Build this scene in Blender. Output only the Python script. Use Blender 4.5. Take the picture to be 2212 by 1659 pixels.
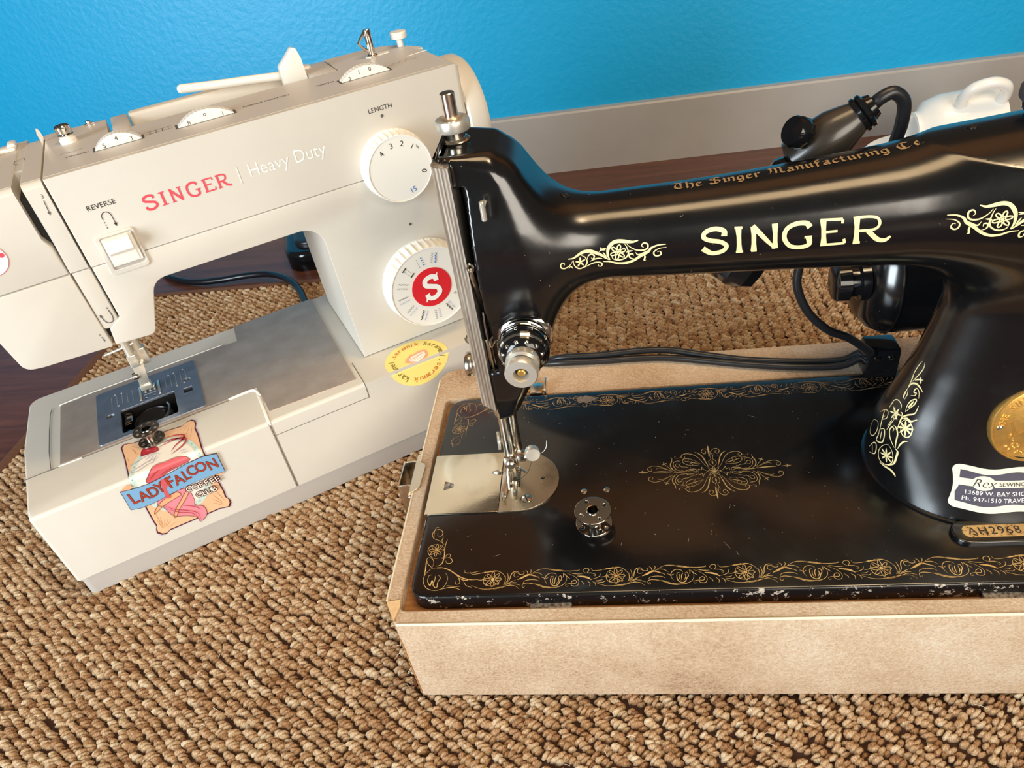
import bpy, bmesh, math, random
import numpy as np
from mathutils import Vector, Matrix, geometry

for o in list(bpy.data.objects):
    bpy.data.objects.remove(o)
SC = bpy.context.scene
COL = SC.collection
R = math.radians

# ------------------------------------------------------------------ camera
cam = bpy.data.cameras.new('camera')
cam.sensor_width = 36.0
cam.lens = 25.740
cam.clip_start = 0.02
camo = bpy.data.objects.new('camera', cam)
COL.objects.link(camo)
camo.matrix_world = Matrix((
    (0.98733487, 0.06638990, 0.14409105, 0.0),
    (0.07257082, 0.61864860, -0.78230901, 0.0),
    (-0.14107914, 0.78285777, 0.60599537, 0.42),
    (0, 0, 0, 1)))
SC.camera = camo

# ------------------------------------------------------------------ light
SC.view_settings.view_transform = 'Standard'
SC.view_settings.look = 'None'
SC.view_settings.exposure = 0.24
SC.view_settings.gamma = 1.0
SC.view_settings.use_curve_mapping = False

world = bpy.data.worlds.new('room_light')
SC.world = world
world.use_nodes = True
world.node_tree.nodes['Background'].inputs[0].default_value = (1.0, 0.86, 0.70, 1)
world.node_tree.nodes['Background'].inputs[1].default_value = 0.10


def area_light(name, loc, target, sx, sy, power, col):
    l = bpy.data.lights.new(name, 'AREA')
    l.shape = 'RECTANGLE'
    l.size, l.size_y = sx, sy
    l.energy = power
    l.color = col
    o = bpy.data.objects.new(name, l)
    COL.objects.link(o)
    o.location = loc
    o.rotation_euler = (Vector(target) - Vector(loc)).to_track_quat('-Z', 'Y').to_euler()
    return o


area_light('window_left', (-1.06, -0.87, 0.50), (0.1, 0.35, 0.20), 0.60, 1.0, 31, (0.80, 0.92, 1.0))
area_light('room_light', (1.2, -1.6, 1.1), (0.0, 0.45, 0.1), 1.5, 1.2, 41, (1.0, 0.91, 0.78))
area_light('ceiling_light', (0.35, 0.35, 2.3), (0.35, 0.35, 0.1), 1.3, 0.6, 17, (1.0, 0.70, 0.38))
area_light('pendant_lamp', (0.75, 0.2, 2.1), (0.3, 0.3, 0.1), 0.3, 0.3, 5, (1.0, 0.78, 0.50))


# ------------------------------------------------------------------ helpers
def lin(r, g, b):
    return tuple((c / 255 / 12.92) if c / 255 <= 0.04045 else ((c / 255 + 0.055) / 1.055) ** 2.4 for c in (r, g, b))


MATS = {}


class NT:
    """small wrapper to write node materials compactly"""
    def __init__(s, name):
        s.m = bpy.data.materials.new(name)
        s.m.use_nodes = True
        s.t = s.m.node_tree
        s.b = s.t.nodes['Principled BSDF']
        MATS[name] = s.m

    def n(s, typ, **kw):
        nd = s.t.nodes.new(typ)
        for k, v in kw.items():
            if k.startswith('i_'):
                key = k[2:]
                key = int(key) if key.isdigit() else key.replace('_', ' ')
                nd.inputs[key].default_value = v
            else:
                setattr(nd, k, v)
        return nd

    def l(s, a, b):
        s.t.links.new(a, b)

    def coord(s, scale=(1, 1, 1), kind='Object'):
        tc = s.n('ShaderNodeTexCoord')
        mp = s.n('ShaderNodeMapping')
        mp.inputs['Scale'].default_value = scale
        s.l(tc.outputs[kind], mp.inputs[0])
        return mp.outputs[0]

    def noise(s, vec, scale, detail=4, rough=0.6):
        nd = s.n('ShaderNodeTexNoise')
        nd.inputs['Scale'].default_value = scale
        nd.inputs['Detail'].default_value = detail
        nd.inputs['Roughness'].default_value = rough
        if vec is not None:
            s.l(vec, nd.inputs['Vector'])
        return nd

    def ramp(s, fac, stops):
        nd = s.n('ShaderNodeValToRGB')
        cr = nd.color_ramp
        while len(cr.elements) < len(stops):
            cr.elements.new(0.5)
        for e, (p, c) in zip(cr.elements, stops):
            e.position = p
            e.color = tuple(c) + (1,) if len(c) == 3 else c
        s.l(fac, nd.inputs[0])
        return nd.outputs[0]

    def mix(s, fac, a, b):
        nd = s.n('ShaderNodeMix', data_type='RGBA')
        for sock, v in ((nd.inputs[0], fac), (nd.inputs[6], a), (nd.inputs[7], b)):
            if hasattr(v, 'default_value') or hasattr(v, 'is_linked'):
                s.l(v, sock)
            elif isinstance(v, (int, float)):
                sock.default_value = v
            else:
                sock.default_value = tuple(v) + (1,) if len(v) == 3 else v
        return nd.outputs[2]

    def math(s, op, a, b=None):
        nd = s.n('ShaderNodeMath', operation=op)
        for i, v in enumerate((a, b)):
            if v is None:
                continue
            if isinstance(v, (int, float)):
                nd.inputs[i].default_value = v
            else:
                s.l(v, nd.inputs[i])
        return nd.outputs[0]

    def bump(s, h, strength=0.2, dist=0.001):
        nd = s.n('ShaderNodeBump')
        nd.inputs['Strength'].default_value = strength
        nd.inputs['Distance'].default_value = dist
        s.l(h, nd.inputs['Height'])
        s.l(nd.outputs[0], s.b.inputs['Normal'])
        return nd


def simple(name, col, rough=0.5, metal=0.0, spec=None, coat=0.0, var=0.0, vscale=200, bump=0.0, bscale=600, bdist=0.0005, rvar=0.0, emit=None):
    t = NT(name)
    b = t.b
    b.inputs['Base Color'].default_value = tuple(col) + (1,)
    b.inputs['Roughness'].default_value = rough
    b.inputs['Metallic'].default_value = metal
    if spec is not None:
        b.inputs['Specular IOR Level'].default_value = spec
    if coat:
        b.inputs['Coat Weight'].default_value = coat
        b.inputs['Coat Roughness'].default_value = 0.05
    v = None
    if var or bump or rvar:
        v = t.coord()
    if var:
        nz = t.noise(v, vscale, 5)
        lo = tuple(c * (1 - var) for c in col)
        hi = tuple(min(1, c * (1 + var)) for c in col)
        t.l(t.ramp(nz.outputs[0], [(0.3, lo), (0.7, hi)]), b.inputs['Base Color'])
    if rvar:
        nz = t.noise(v, vscale * 0.5, 6)
        rr = t.ramp(nz.outputs[0], [(0.3, (max(0, rough - rvar),) * 3), (0.7, (min(1, rough + rvar),) * 3)])
        t.l(rr, b.inputs['Roughness'])
    if bump:
        nz = t.noise(v, bscale, 4)
        t.bump(nz.outputs[0], bump, bdist)
    return t.m


# ---- geometry: every shape function returns (verts Nx3, faces list)
def cat(*gs):
    V, F, n = [], [], 0
    for g in gs:
        v, f = g
        v = np.asarray(v, float).reshape(-1, 3)
        V.append(v)
        F += [tuple(i + n for i in q) for q in f]
        n += len(v)
    return np.concatenate(V), F


def xf(g, M):
    v = np.asarray(g[0], float)
    A = np.array(M)
    return v @ A[:3, :3].T + A[:3, 3], g[1]


def mv(g, x, y, z):
    return np.asarray(g[0], float) + np.array([x, y, z]), g[1]


def frame(o, zdir, xhint=(1, 0, 0)):
    z = Vector(zdir).normalized()
    x = Vector(xhint)
    x = (x - z * x.dot(z))
    if x.length < 1e-6:
        x = Vector((0, 1, 0)) - z * z.y
    x.normalize()
    y = z.cross(x)
    M = Matrix.Identity(4)
    for i, c in enumerate((x, y, z)):
        for j in range(3):
            M[j][i] = c[j]
    for j in range(3):
        M[j][3] = o[j]
    return M


def from_bm(bm):
    bm.verts.index_update()
    V = np.array([v.co[:] for v in bm.verts])
    F = [tuple(v.index for v in f.verts) for f in bm.faces]
    bm.free()
    return V, F


def rbox(x0, x1, y0, y1, z0, z1, r=0.001, seg=2):
    bm = bmesh.new()
    bmesh.ops.create_cube(bm, size=1)
    for v in bm.verts:
        v.co = ((x0 + x1) / 2 + v.co.x * (x1 - x0), (y0 + y1) / 2 + v.co.y * (y1 - y0), (z0 + z1) / 2 + v.co.z * (z1 - z0))
    if r > 0:
        r = min(r, 0.49 * min(abs(x1 - x0), abs(y1 - y0), abs(z1 - z0)))
        bmesh.ops.bevel(bm, geom=bm.edges[:], offset=r, segments=seg, profile=0.5, affect='EDGES')
    return from_bm(bm)


def prism(poly, h0, h1, bev=None, M=None, seg=3):
    """poly (a,b) extruded along c from h0 to h1; bev(edge verts coords)->offset; M maps (a,b,c) to xyz"""
    bm = bmesh.new()
    lo = [bm.verts.new((a, b, h0)) for a, b in poly]
    hi = [bm.verts.new((a, b, h1)) for a, b in poly]
    n = len(poly)
    bm.faces.new(hi)
    bm.faces.new(lo[::-1])
    for i in range(n):
        j = (i + 1) % n
        bm.faces.new((lo[i], lo[j], hi[j], hi[i]))
    bmesh.ops.recalc_face_normals(bm, faces=bm.faces[:])
    if bev:
        groups = {}
        for e in bm.edges:
            w = bev(e.verts[0].co, e.verts[1].co)
            if w:
                groups.setdefault(w, []).append(e)
        for w in sorted(groups, reverse=True):
            es = [e for e in groups[w] if e.is_valid]
            bmesh.ops.bevel(bm, geom=es, offset=w, segments=seg, profile=0.5, affect='EDGES', clamp_overlap=True)
    g = from_bm(bm)
    return xf(g, M) if M is not None else g


XZ = Matrix(((1, 0, 0, 0), (0, 0, 1, 0), (0, 1, 0, 0), (0, 0, 0, 1)))   # poly (x,z), extrude along y
YZ = Matrix(((0, 0, 1, 0), (1, 0, 0, 0), (0, 1, 0, 0), (0, 0, 0, 1)))   # poly (y,z), extrude along x


def roundpoly(pts, seg=5):
    """pts (x,y[,r]) -> polygon with rounded corners"""
    out = []
    n = len(pts)
    for i in range(n):
        p = pts[i]
        r = p[2] if len(p) > 2 else 0
        if not r:
            out.append((p[0], p[1]))
            continue
        a = Vector(pts[i - 1][:2]); b = Vector(p[:2]); c = Vector(pts[(i + 1) % n][:2])
        u = (a - b); v = (c - b)
        lu, lv = u.length, v.length
        u.normalize(); v.normalize()
        ang = u.angle(v)
        d = min(r / math.tan(ang / 2), 0.49 * lu, 0.49 * lv)
        rr = d * math.tan(ang / 2)
        ctr = b + (u + v).normalized() * (rr / math.sin(ang / 2))
        s = b + u * d - ctr
        e = b + v * d - ctr
        a0 = math.atan2(s.y, s.x)
        a1 = math.atan2(e.y, e.x)
        da = (a1 - a0 + math.pi) % (2 * math.pi) - math.pi
        for k in range(seg + 1):
            t = a0 + da * k / seg
            out.append((ctr.x + rr * math.cos(t), ctr.y + rr * math.sin(t)))
    return out


def rrect(x0, x1, y0, y1, r, seg=5):
    return roundpoly([(x0, y0, r), (x1, y0, r), (x1, y1, r), (x0, y1, r)], seg)


def circ(cx, cy, rx, n=32, ry=None, a0=0):
    ry = rx if ry is None else ry
    return [(cx + rx * math.cos(a0 + 2 * math.pi * k / n), cy + ry * math.sin(a0 + 2 * math.pi * k / n)) for k in range(n)]


def plate(loops, z0, z1, bevel=0.0, M=None):
    """flat plate with holes: first loop outside, the others holes"""
    cu = bpy.data.curves.new('tmp', 'CURVE')
    cu.dimensions = '2D'
    cu.fill_mode = 'BOTH'
    h = (z1 - z0) / 2
    cu.extrude = max(h - bevel, 0)
    cu.bevel_depth = bevel
    cu.bevel_resolution = 1
    if bevel:
        cu.offset = -bevel
    for lp in loops:
        sp = cu.splines.new('POLY')
        sp.points.add(len(lp) - 1)
        for p, q in zip(sp.points, lp):
            p.co = (q[0], q[1], 0, 1)
        sp.use_cyclic_u = True
    o = bpy.data.objects.new('tmp', cu)
    me = bpy.data.meshes.new_from_object(o)
    V = np.empty(len(me.vertices) * 3)
    me.vertices.foreach_get('co', V)
    V = V.reshape(-1, 3)
    V[:, 2] += (z0 + z1) / 2
    F = [tuple(p.vertices) for p in me.polygons]
    bpy.data.objects.remove(o)
    bpy.data.curves.remove(cu)
    bpy.data.meshes.remove(me)
    g = (V, F)
    return xf(g, M) if M is not None else g


def text(body, size, M=None, align='CENTER', extrude=0.0, spacing=1.0, shear=0.0, offset=0.0, sx=1.0):
    cu = bpy.data.curves.new('tmp', 'FONT')
    cu.body = body
    cu.size = size
    cu.align_x = align
    cu.align_y = 'CENTER'
    cu.extrude = extrude
    cu.space_character = spacing
    cu.shear = shear
    cu.offset = offset
    cu.resolution_u = 3
    o = bpy.data.objects.new('tmp', cu)
    me = bpy.data.meshes.new_from_object(o)
    V = np.empty(len(me.vertices) * 3)
    me.vertices.foreach_get('co', V)
    V = V.reshape(-1, 3)
    V[:, 0] *= sx
    F = [tuple(p.vertices) for p in me.polygons]
    bpy.data.objects.remove(o)
    bpy.data.curves.remove(cu)
    bpy.data.meshes.remove(me)
    g = (V, F)
    return xf(g, M) if M is not None else g


def lathe(prof, n=32, M=None, flute=None):
    """prof list of (r,h) revolved about z"""
    V, F = [], []
    for r, h in prof:
        for k in range(n):
            a = 2 * math.pi * k / n
            rr = r
            if flute and flute[0] <= h <= flute[1]:
                rr = r * (1 - flute[2] * (k % 2))
            V.append((rr * math.cos(a), rr * math.sin(a), h))
    m = len(prof)
    for i in range(m - 1):
        for k in range(n):
            j = (k + 1) % n
            F.append((i * n + k, i * n + j, (i + 1) * n + j, (i + 1) * n + k))
    if prof[0][0] > 1e-7:
        F.append(tuple(range(n))[::-1])
    if prof[-1][0] > 1e-7:
        F.append(tuple((m - 1) * n + k for k in range(n)))
    g = (np.array(V), F)
    return xf(g, M) if M is not None else g


def spline(pts, sub=8, closed=False):
    P = [Vector(p) for p in pts]
    n = len(P)
    out = []
    rng = range(n if closed else n - 1)
    for i in rng:
        p0 = P[(i - 1) % n] if closed or i > 0 else P[0] * 2 - P[1]
        p1 = P[i]
        p2 = P[(i + 1) % n]
        p3 = P[(i + 2) % n] if closed or i + 2 < n else P[-1] * 2 - P[-2]
        for k in range(sub):
            t = k / sub
            out.append(0.5 * ((2 * p1) + (p2 - p0) * t + (2 * p0 - 5 * p1 + 4 * p2 - p3) * t * t + (3 * p1 - p0 - 3 * p2 + p3) * t ** 3))
    if not closed:
        out.append(P[-1])
    return out


def tube(path, r, n=10, closed=False, cap=True):
    P = [Vector(p) for p in path]
    m = len(P)
    rad = r if hasattr(r, '__len__') else [r] * m
    T = []
    for i in range(m):
        a = P[i - 1] if (i > 0 or closed) else P[i]
        b = P[(i + 1) % m] if (i < m - 1 or closed) else P[i]
        d = b - a
        T.append(d.normalized() if d.length > 1e-9 else Vector((0, 0, 1)))
    up = Vector((0, 0, 1)) if abs(T[0].z) < 0.9 else Vector((1, 0, 0))
    N = (up - T[0] * up.dot(T[0])).normalized()
    V, F = [], []
    for i in range(m):
        N = (N - T[i] * N.dot(T[i]))
        N = N.normalized() if N.length > 1e-6 else T[i].orthogonal().normalized()
        B = T[i].cross(N)
        for k in range(n):
            a = 2 * math.pi * k / n
            V.append((P[i] + (N * math.cos(a) + B * math.sin(a)) * rad[i])[:])
    for i in range(m if closed else m - 1):
        i2 = (i + 1) % m
        for k in range(n):
            j = (k + 1) % n
            F.append((i * n + k, i * n + j, i2 * n + j, i2 * n + k))
    if cap and not closed:
        F.append(tuple(range(n))[::-1])
        F.append(tuple((m - 1) * n + k for k in range(n)))
    return np.array(V), F


def cyl(a, b, r, n=20, bev=0.0, r2=None):
    a = Vector(a); b = Vector(b)
    L = (b - a).length
    r2 = r if r2 is None else r2
    bv = min(bev, L * 0.45, r * 0.9)
    prof = [(r - bv, 0), (r, bv), (r2, L - bv), (r2 - bv, L)] if bv else [(r, 0), (r2, L)]
    return lathe(prof, n, frame(a, b - a))


def surface_nets(fn, lo, hi, res):
    """closed surface of a distance function on a grid (naive surface nets)"""
    ax = [np.arange(l - 2 * res, h + 3 * res, res) for l, h in zip(lo, hi)]
    X, Y, Z = np.meshgrid(*ax, indexing='ij')
    D = fn(X, Y, Z)
    s = D < 0
    nx, ny, nz = (k - 1 for k in D.shape)
    cnt = np.zeros((nx, ny, nz), int)
    acc = np.zeros((nx, ny, nz, 3))
    corners = [(i, j, k) for i in (0, 1) for j in (0, 1) for k in (0, 1)]
    for a in corners:
        for d in range(3):
            if a[d]:
                continue
            b = list(a); b[d] = 1
            da = D[a[0]:a[0] + nx, a[1]:a[1] + ny, a[2]:a[2] + nz]
            db = D[b[0]:b[0] + nx, b[1]:b[1] + ny, b[2]:b[2] + nz]
            c = (da < 0) != (db < 0)
            t = np.where(c, da / np.where(c, da - db, 1), 0)
            cnt += c
            for q in range(3):
                acc[..., q] += c * (a[q] + (t if q == d else 0))
    act = cnt > 0
    idx = -np.ones((nx, ny, nz), int)
    idx[act] = np.arange(act.sum())
    ijk = np.argwhere(act)
    V = (acc[act] / cnt[act][:, None] + ijk) * res + np.array([a[0] for a in ax])
    F = []
    for d in range(3):
        e = [1, 1, 1]
        sl0 = [slice(1, None)] * 3
        u, v = [(1, 2), (2, 0), (0, 1)][d]
        A = s[:-1, :, :] if d == 0 else s[:, :-1, :] if d == 1 else s[:, :, :-1]
        B = s[1:, :, :] if d == 0 else s[:, 1:, :] if d == 1 else s[:, :, 1:]
        cr = np.argwhere(A != B)
        ok = (cr[:, u] > 0) & (cr[:, v] > 0) & (cr[:, u] < (nx, ny, nz)[u]) & (cr[:, v] < (nx, ny, nz)[v])
        cr = cr[ok]
        ins = A[tuple(cr.T)]
        def at(du, dv):
            c = cr.copy(); c[:, u] += du; c[:, v] += dv
            return idx[tuple(c.T)]
        q = np.stack([at(-1, -1), at(0, -1), at(0, 0), at(-1, 0)], 1)
        q[~ins] = q[~ins][:, ::-1]
        F.append(q)
    F = np.concatenate(F)
    F = F[(F >= 0).all(1)]
    return V, [tuple(r) for r in F.tolist()]


class Thing:
    def __init__(s, name, label, cat, loc=(0, 0, 0), rz=0.0, group=None, world_coords=False):
        o = bpy.data.objects.new(name, None)
        COL.objects.link(o)
        o.location = loc
        o.rotation_euler = (0, 0, rz)
        o.empty_display_size = 0.02
        o['label'] = label
        o['category'] = cat
        if group:
            o['group'] = group
        s.o = o
        s.off = np.array(loc) if world_coords else np.zeros(3)


def mesh_of(name, g, mat, smooth=40, off=None, matidx=None):
    V = np.asarray(g[0], float)
    if off is not None:
        V = V - off
    me = bpy.data.meshes.new(name)
    me.from_pydata(V.tolist(), [], g[1])
    me.validate()
    mats = mat if isinstance(mat, (list, tuple)) else [mat]
    for m in mats:
        me.materials.append(MATS[m] if isinstance(m, str) else m)
    if matidx is not None:
        me.polygons.foreach_set('material_index', matidx)
    if smooth:
        me.shade_smooth()
        if smooth < 180:
            me.set_sharp_from_angle(angle=math.radians(smooth))
    me.update()
    return me


def part(name, g, mat, parent, smooth=40, label=None, off=None, matidx=None, kind=None):
    """parent: Thing, or a part object (then a sub-part)"""
    if isinstance(parent, Thing):
        po, of = parent.o, parent.off
    else:
        po, of = parent
    me = mesh_of(name, g, mat, smooth, of, matidx)
    o = bpy.data.objects.new(name, me)
    COL.objects.link(o)
    o.parent = po
    if label:
        o['label'] = label
    if kind:
        o['kind'] = kind
    return (o, of)


def single(name, g, mat, label=None, category=None, smooth=40, kind=None, group=None, origin=None):
    V = np.asarray(g[0], float)
    if origin is None:
        origin = np.array([(V[:, 0].min() + V[:, 0].max()) / 2, (V[:, 1].min() + V[:, 1].max()) / 2, V[:, 2].min()])
    me = mesh_of(name, (V - origin, g[1]), mat, smooth)
    o = bpy.data.objects.new(name, me)
    COL.objects.link(o)
    o.location = origin
    if label:
        o['label'] = label
    if category:
        o['category'] = category
    if kind:
        o['kind'] = kind
    if group:
        o['group'] = group
    return o


def ribbon(pts, w, nrm, lift=0.0001, taper=True, closed=False, ends=0.25):
    """flat inked stroke lying on a surface. pts 3D, nrm one normal or a list, w width or list"""
    P = [Vector(p) for p in pts]
    m = len(P)
    V, F = [], []
    for i in range(m):
        a = P[i - 1] if (i > 0 or closed) else P[i]
        b = P[(i + 1) % m] if (i < m - 1 or closed) else P[i]
        t = (b - a)
        t = t.normalized() if t.length > 1e-9 else Vector((1, 0, 0))
        n = Vector(nrm[i]) if hasattr(nrm[0], '__len__') else Vector(nrm)
        s = n.cross(t)
        s = s.normalized() if s.length > 1e-9 else Vector((0, 1, 0))
        if hasattr(w, '__len__'):
            ww = w[i]
        else:
            ww = w
            if taper and not closed:
                f = min(i, m - 1 - i) / max(1, (m - 1) / 2)
                ww = w * (ends + (1 - ends) * min(1, f * 1.6))
        c = P[i] + n * lift
        V.append((c + s * ww / 2)[:])
        V.append((c - s * ww / 2)[:])
    for i in range(m if closed else m - 1):
        j = (i + 1) % m
        F.append((2 * i, 2 * i + 1, 2 * j + 1, 2 * j))
    return np.array(V), F


# ------------------------------------------------------------------ materials
def make_materials():
    t = NT('wall_paint')
    v = t.coord()
    t.b.inputs['Base Color'].default_value = lin(0, 157, 211) + (1,)
    t.b.inputs['Roughness'].default_value = 0.42
    nz = t.noise(v, 130, 3, 0.5)
    t.bump(nz.outputs[0], 0.22, 0.003)

    t = NT('baseboard_paint')
    v = t.coord()
    nz = t.noise(v, 14, 6)
    t.l(t.ramp(nz.outputs[0], [(0.3, lin(160, 155, 151)), (0.7, lin(166, 161, 156))]), t.b.inputs['Base Color'])
    t.b.inputs['Roughness'].default_value = 0.35
    sp = t.noise(v, 160, 3)
    t.bump(sp.outputs[0], 0.08, 0.001)

    t = NT('floor_wood')
    v = t.coord((2, 22, 22))
    nz = t.noise(v, 4, 8, 0.7)
    t.l(t.ramp(nz.outputs[0], [(0.25, lin(62, 36, 28)), (0.55, lin(96, 58, 44)), (0.8, lin(118, 76, 58))]), t.b.inputs['Base Color'])
    t.b.inputs['Roughness'].default_value = 0.38
    t.bump(nz.outputs[0], 0.12, 0.001)

    t = NT('jute_pile')
    at = t.n('ShaderNodeAttribute', attribute_name='tone')
    v = t.coord((1700, 700, 700))
    nz = t.noise(v, 1.0, 3, 0.7)
    f = t.math('ADD', at.outputs['Fac'], t.math('MULTIPLY', t.math('SUBTRACT', nz.outputs[0], 0.5), 1.25))
    t.l(t.ramp(f, [(0.10, lin(112, 70, 44)), (0.36, lin(178, 132, 92)), (0.58, lin(212, 172, 130)), (0.85, lin(246, 224, 190))]), t.b.inputs['Base Color'])
    t.b.inputs['Roughness'].default_value = 0.75
    t.b.inputs['Specular IOR Level'].default_value = 0.25
    fb = t.noise(t.coord((1500, 500, 900)), 1.0, 4, 0.7)
    t.bump(fb.outputs[0], 1.0, 0.002)

    simple('panel_dark', lin(26, 18, 14), 0.6)
    simple('panel_warm', lin(150, 100, 54), 0.6)
    simple('rug_backing', lin(58, 34, 20), 0.9)
    simple('rug_binding', lin(112, 74, 48), 0.8, var=0.2, vscale=300, bump=0.4, bscale=900)

    # white machine
    simple('cream_plastic', lin(210, 203, 191), 0.38, var=0.015, vscale=40, bump=0.06, bscale=1500, bdist=0.0002)
    simple('shaded_top_plastic', lin(198, 192, 186), 0.42, bump=0.25, bscale=1800, bdist=0.0003)  # cream plastic greyed to paint the dimmer light on top faces
    simple('white_plastic', lin(240, 236, 226), 0.32)
    simple('skirt_grey', lin(176, 168, 160), 0.45)
    simple('print_black', (0.02, 0.018, 0.018), 0.5)
    simple('print_grey', lin(90, 86, 82), 0.5)
    simple('print_white', lin(250, 248, 240), 0.5)
    simple('print_red', lin(222, 78, 92), 0.4)
    simple('logo_red', lin(222, 30, 44), 0.35)
    simple('print_blue', lin(70, 130, 200), 0.45)
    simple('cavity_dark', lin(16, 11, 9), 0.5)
    simple('hook_black', lin(30, 22, 20), 0.25)
    t = NT('brushed_steel')
    v = t.coord((8, 900, 900))
    nz = t.noise(v, 1.0, 4)
    n2 = t.noise(t.coord(), 60, 5)
    t.l(t.ramp(n2.outputs[0], [(0.3, lin(182, 164, 150)), (0.7, lin(200, 184, 170))]), t.b.inputs['Base Color'])
    t.b.inputs['Metallic'].default_value = 0.5
    t.b.inputs['Roughness'].default_value = 0.42
    t.bump(nz.outputs[0], 0.08, 0.0003)
    simple('plate_steel', lin(152, 160, 175), 0.36, 0.75, rvar=0.1, vscale=200)
    simple('chrome', lin(225, 222, 215), 0.08, 1.0)
    simple('nickel', lin(222, 213, 198), 0.22, 1.0, rvar=0.08, vscale=400)
    simple('light_metal', lin(232, 226, 212), 0.3, 0.7)
    simple('bobbin_metal', lin(160, 150, 140), 0.2, 1.0, rvar=0.1, vscale=500)

    # black machine
    t = NT('black_enamel')
    v = t.coord()
    b = t.b
    b.inputs['Base Color'].default_value = (0.0042, 0.0042, 0.0048, 1)
    b.inputs['Roughness'].default_value = 0.16
    b.inputs['Specular IOR Level'].default_value = 0.8
    nz = t.noise(v, 9, 6, 0.6)
    sc = t.noise(t.coord((60, 420, 420)), 2.2, 3, 0.5)
    spk = t.noise(v, 420, 2, 0.5)
    r1 = t.ramp(nz.outputs[0], [(0.35, (0.13,) * 3), (0.7, (0.27,) * 3)])
    t.l(r1, b.inputs['Roughness'])
    dust = t.ramp(spk.outputs[0], [(0.76, (0, 0, 0)), (0.80, (1, 1, 1))])
    haze = t.noise(v, 38, 7, 0.7)
    hz_ = t.ramp(haze.outputs[0], [(0.52, (0.0040, 0.0040, 0.0046)), (0.78, (0.009, 0.009, 0.010))])
    t.l(t.mix(dust, hz_, lin(120, 112, 104)), b.inputs['Base Color'])
    bp = t.noise(v, 70, 4, 0.5)
    t.bump(bp.outputs[0], 0.05, 0.001)

    t = NT('worn_enamel')      # edge of the bed: enamel knocked off along the arris
    v = t.coord()
    b = t.b
    nz = t.noise(v, 190, 5, 0.75)
    big = t.noise(v, 24, 3, 0.5)
    f = t.math('ADD', nz.outputs[0], t.math('MULTIPLY', big.outputs[0], 0.35))
    chip = t.ramp(f, [(0.765, (0, 0, 0)), (0.785, (1, 1, 1))])
    t.l(t.mix(chip, (0.005, 0.005, 0.006), lin(176, 164, 152)), b.inputs['Base Color'])
    b.inputs['Roughness'].default_value = 0.25
    t.bump(chip, -0.4, 0.0004)

    t = NT('gold_decal')
    v = t.coord()
    nz = t.noise(v, 320, 4, 0.6)
    t.l(t.ramp(nz.outputs[0], [(0.3, lin(196, 150, 84)), (0.7, lin(236, 204, 140))]), t.b.inputs['Base Color'])
    t.b.inputs['Metallic'].default_value = 0.25
    t.b.inputs['Roughness'].default_value = 0.42
    simple('pale_gold', lin(246, 226, 168), 0.42, 0.1, var=0.06, vscale=500)
    simple('faded_gold', lin(170, 138, 96), 0.5, 0.2, var=0.3, vscale=900)
    simple('brass', lin(228, 180, 98), 0.34, 0.85, var=0.12, vscale=300, bump=0.15, bscale=900)
    simple('satin_plate', lin(214, 202, 178), 0.30, 1.0, rvar=0.1, vscale=120, bump=0.04, bscale=700)
    t = NT('fluted_metal')
    v = t.coord((1, 1, 0.05))
    nz = t.noise(v, 700, 4)
    t.l(t.ramp(nz.outputs[0], [(0.3, lin(168, 158, 146)), (0.7, lin(236, 228, 216))]), t.b.inputs['Base Color'])
    t.b.inputs['Metallic'].default_value = 0.9
    t.b.inputs['Roughness'].default_value = 0.4
    simple('slot_dark', (0.004, 0.003, 0.003), 0.4)
    simple('black_rubber', (0.012, 0.012, 0.014), 0.34)
    simple('black_bakelite', (0.006, 0.006, 0.007), 0.12)
    simple('dull_bakelite', lin(52, 46, 40), 0.28, coat=0.2)
    simple('felt', lin(62, 58, 58), 0.95, var=0.35, vscale=900, bump=0.9, bscale=1500, bdist=0.001)
    simple('label_paper', lin(232, 222, 196), 0.5, var=0.05, vscale=200)
    simple('label_navy', lin(70, 66, 80), 0.5, var=0.1, vscale=300)
    t = NT('stamped_plate')
    v = t.coord()
    nz = t.noise(v, 380, 4, 0.7)
    t.l(t.ramp(nz.outputs[0], [(0.36, lin(60, 42, 26)), (0.44, lin(206, 166, 104)), (0.8, lin(236, 204, 150))]), t.b.inputs['Base Color'])
    t.b.inputs['Metallic'].default_value = 0.4
    t.b.inputs['Roughness'].default_value = 0.35

    t = NT('leatherette')
    v = t.coord()
    big = t.noise(v, 11, 5, 0.6)
    fib = t.noise(t.coord((560, 640, 640)), 1.0, 5, 0.75)
    f = t.math('ADD', t.math('MULTIPLY', big.outputs[0], 0.5), t.math('MULTIPLY', fib.outputs[0], 0.5))
    t.l(t.ramp(f, [(0.36, lin(172, 134, 102)), (0.45, lin(214, 180, 146)), (0.54, lin(232, 204, 172)), (0.66, lin(250, 234, 212))]), t.b.inputs['Base Color'])
    t.b.inputs['Roughness'].default_value = 0.62
    t.bump(fib.outputs[0], 1.0, 0.0016)
    t = NT('raw_wood')
    v = t.coord((6, 60, 60))
    nz = t.noise(v, 9, 6, 0.7)
    t.l(t.ramp(nz.outputs[0], [(0.3, lin(130, 80, 42)), (0.7, lin(196, 142, 84))]), t.b.inputs['Base Color'])
    t.b.inputs['Roughness'].default_value = 0.7
    t.bump(nz.outputs[0], 0.3, 0.001)
    simple('pale_wood', lin(222, 186, 138), 0.65, var=0.12, vscale=260, bump=0.3, bscale=500)
    simple('ceramic', lin(246, 244, 238), 0.2, coat=0.4)
    simple('cord_blue_black', (0.006, 0.008, 0.012), 0.3)


make_materials()

# ------------------------------------------------------------------ the room
WA = R(0.985)            # the wall stands almost square to the vintage machine


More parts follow.
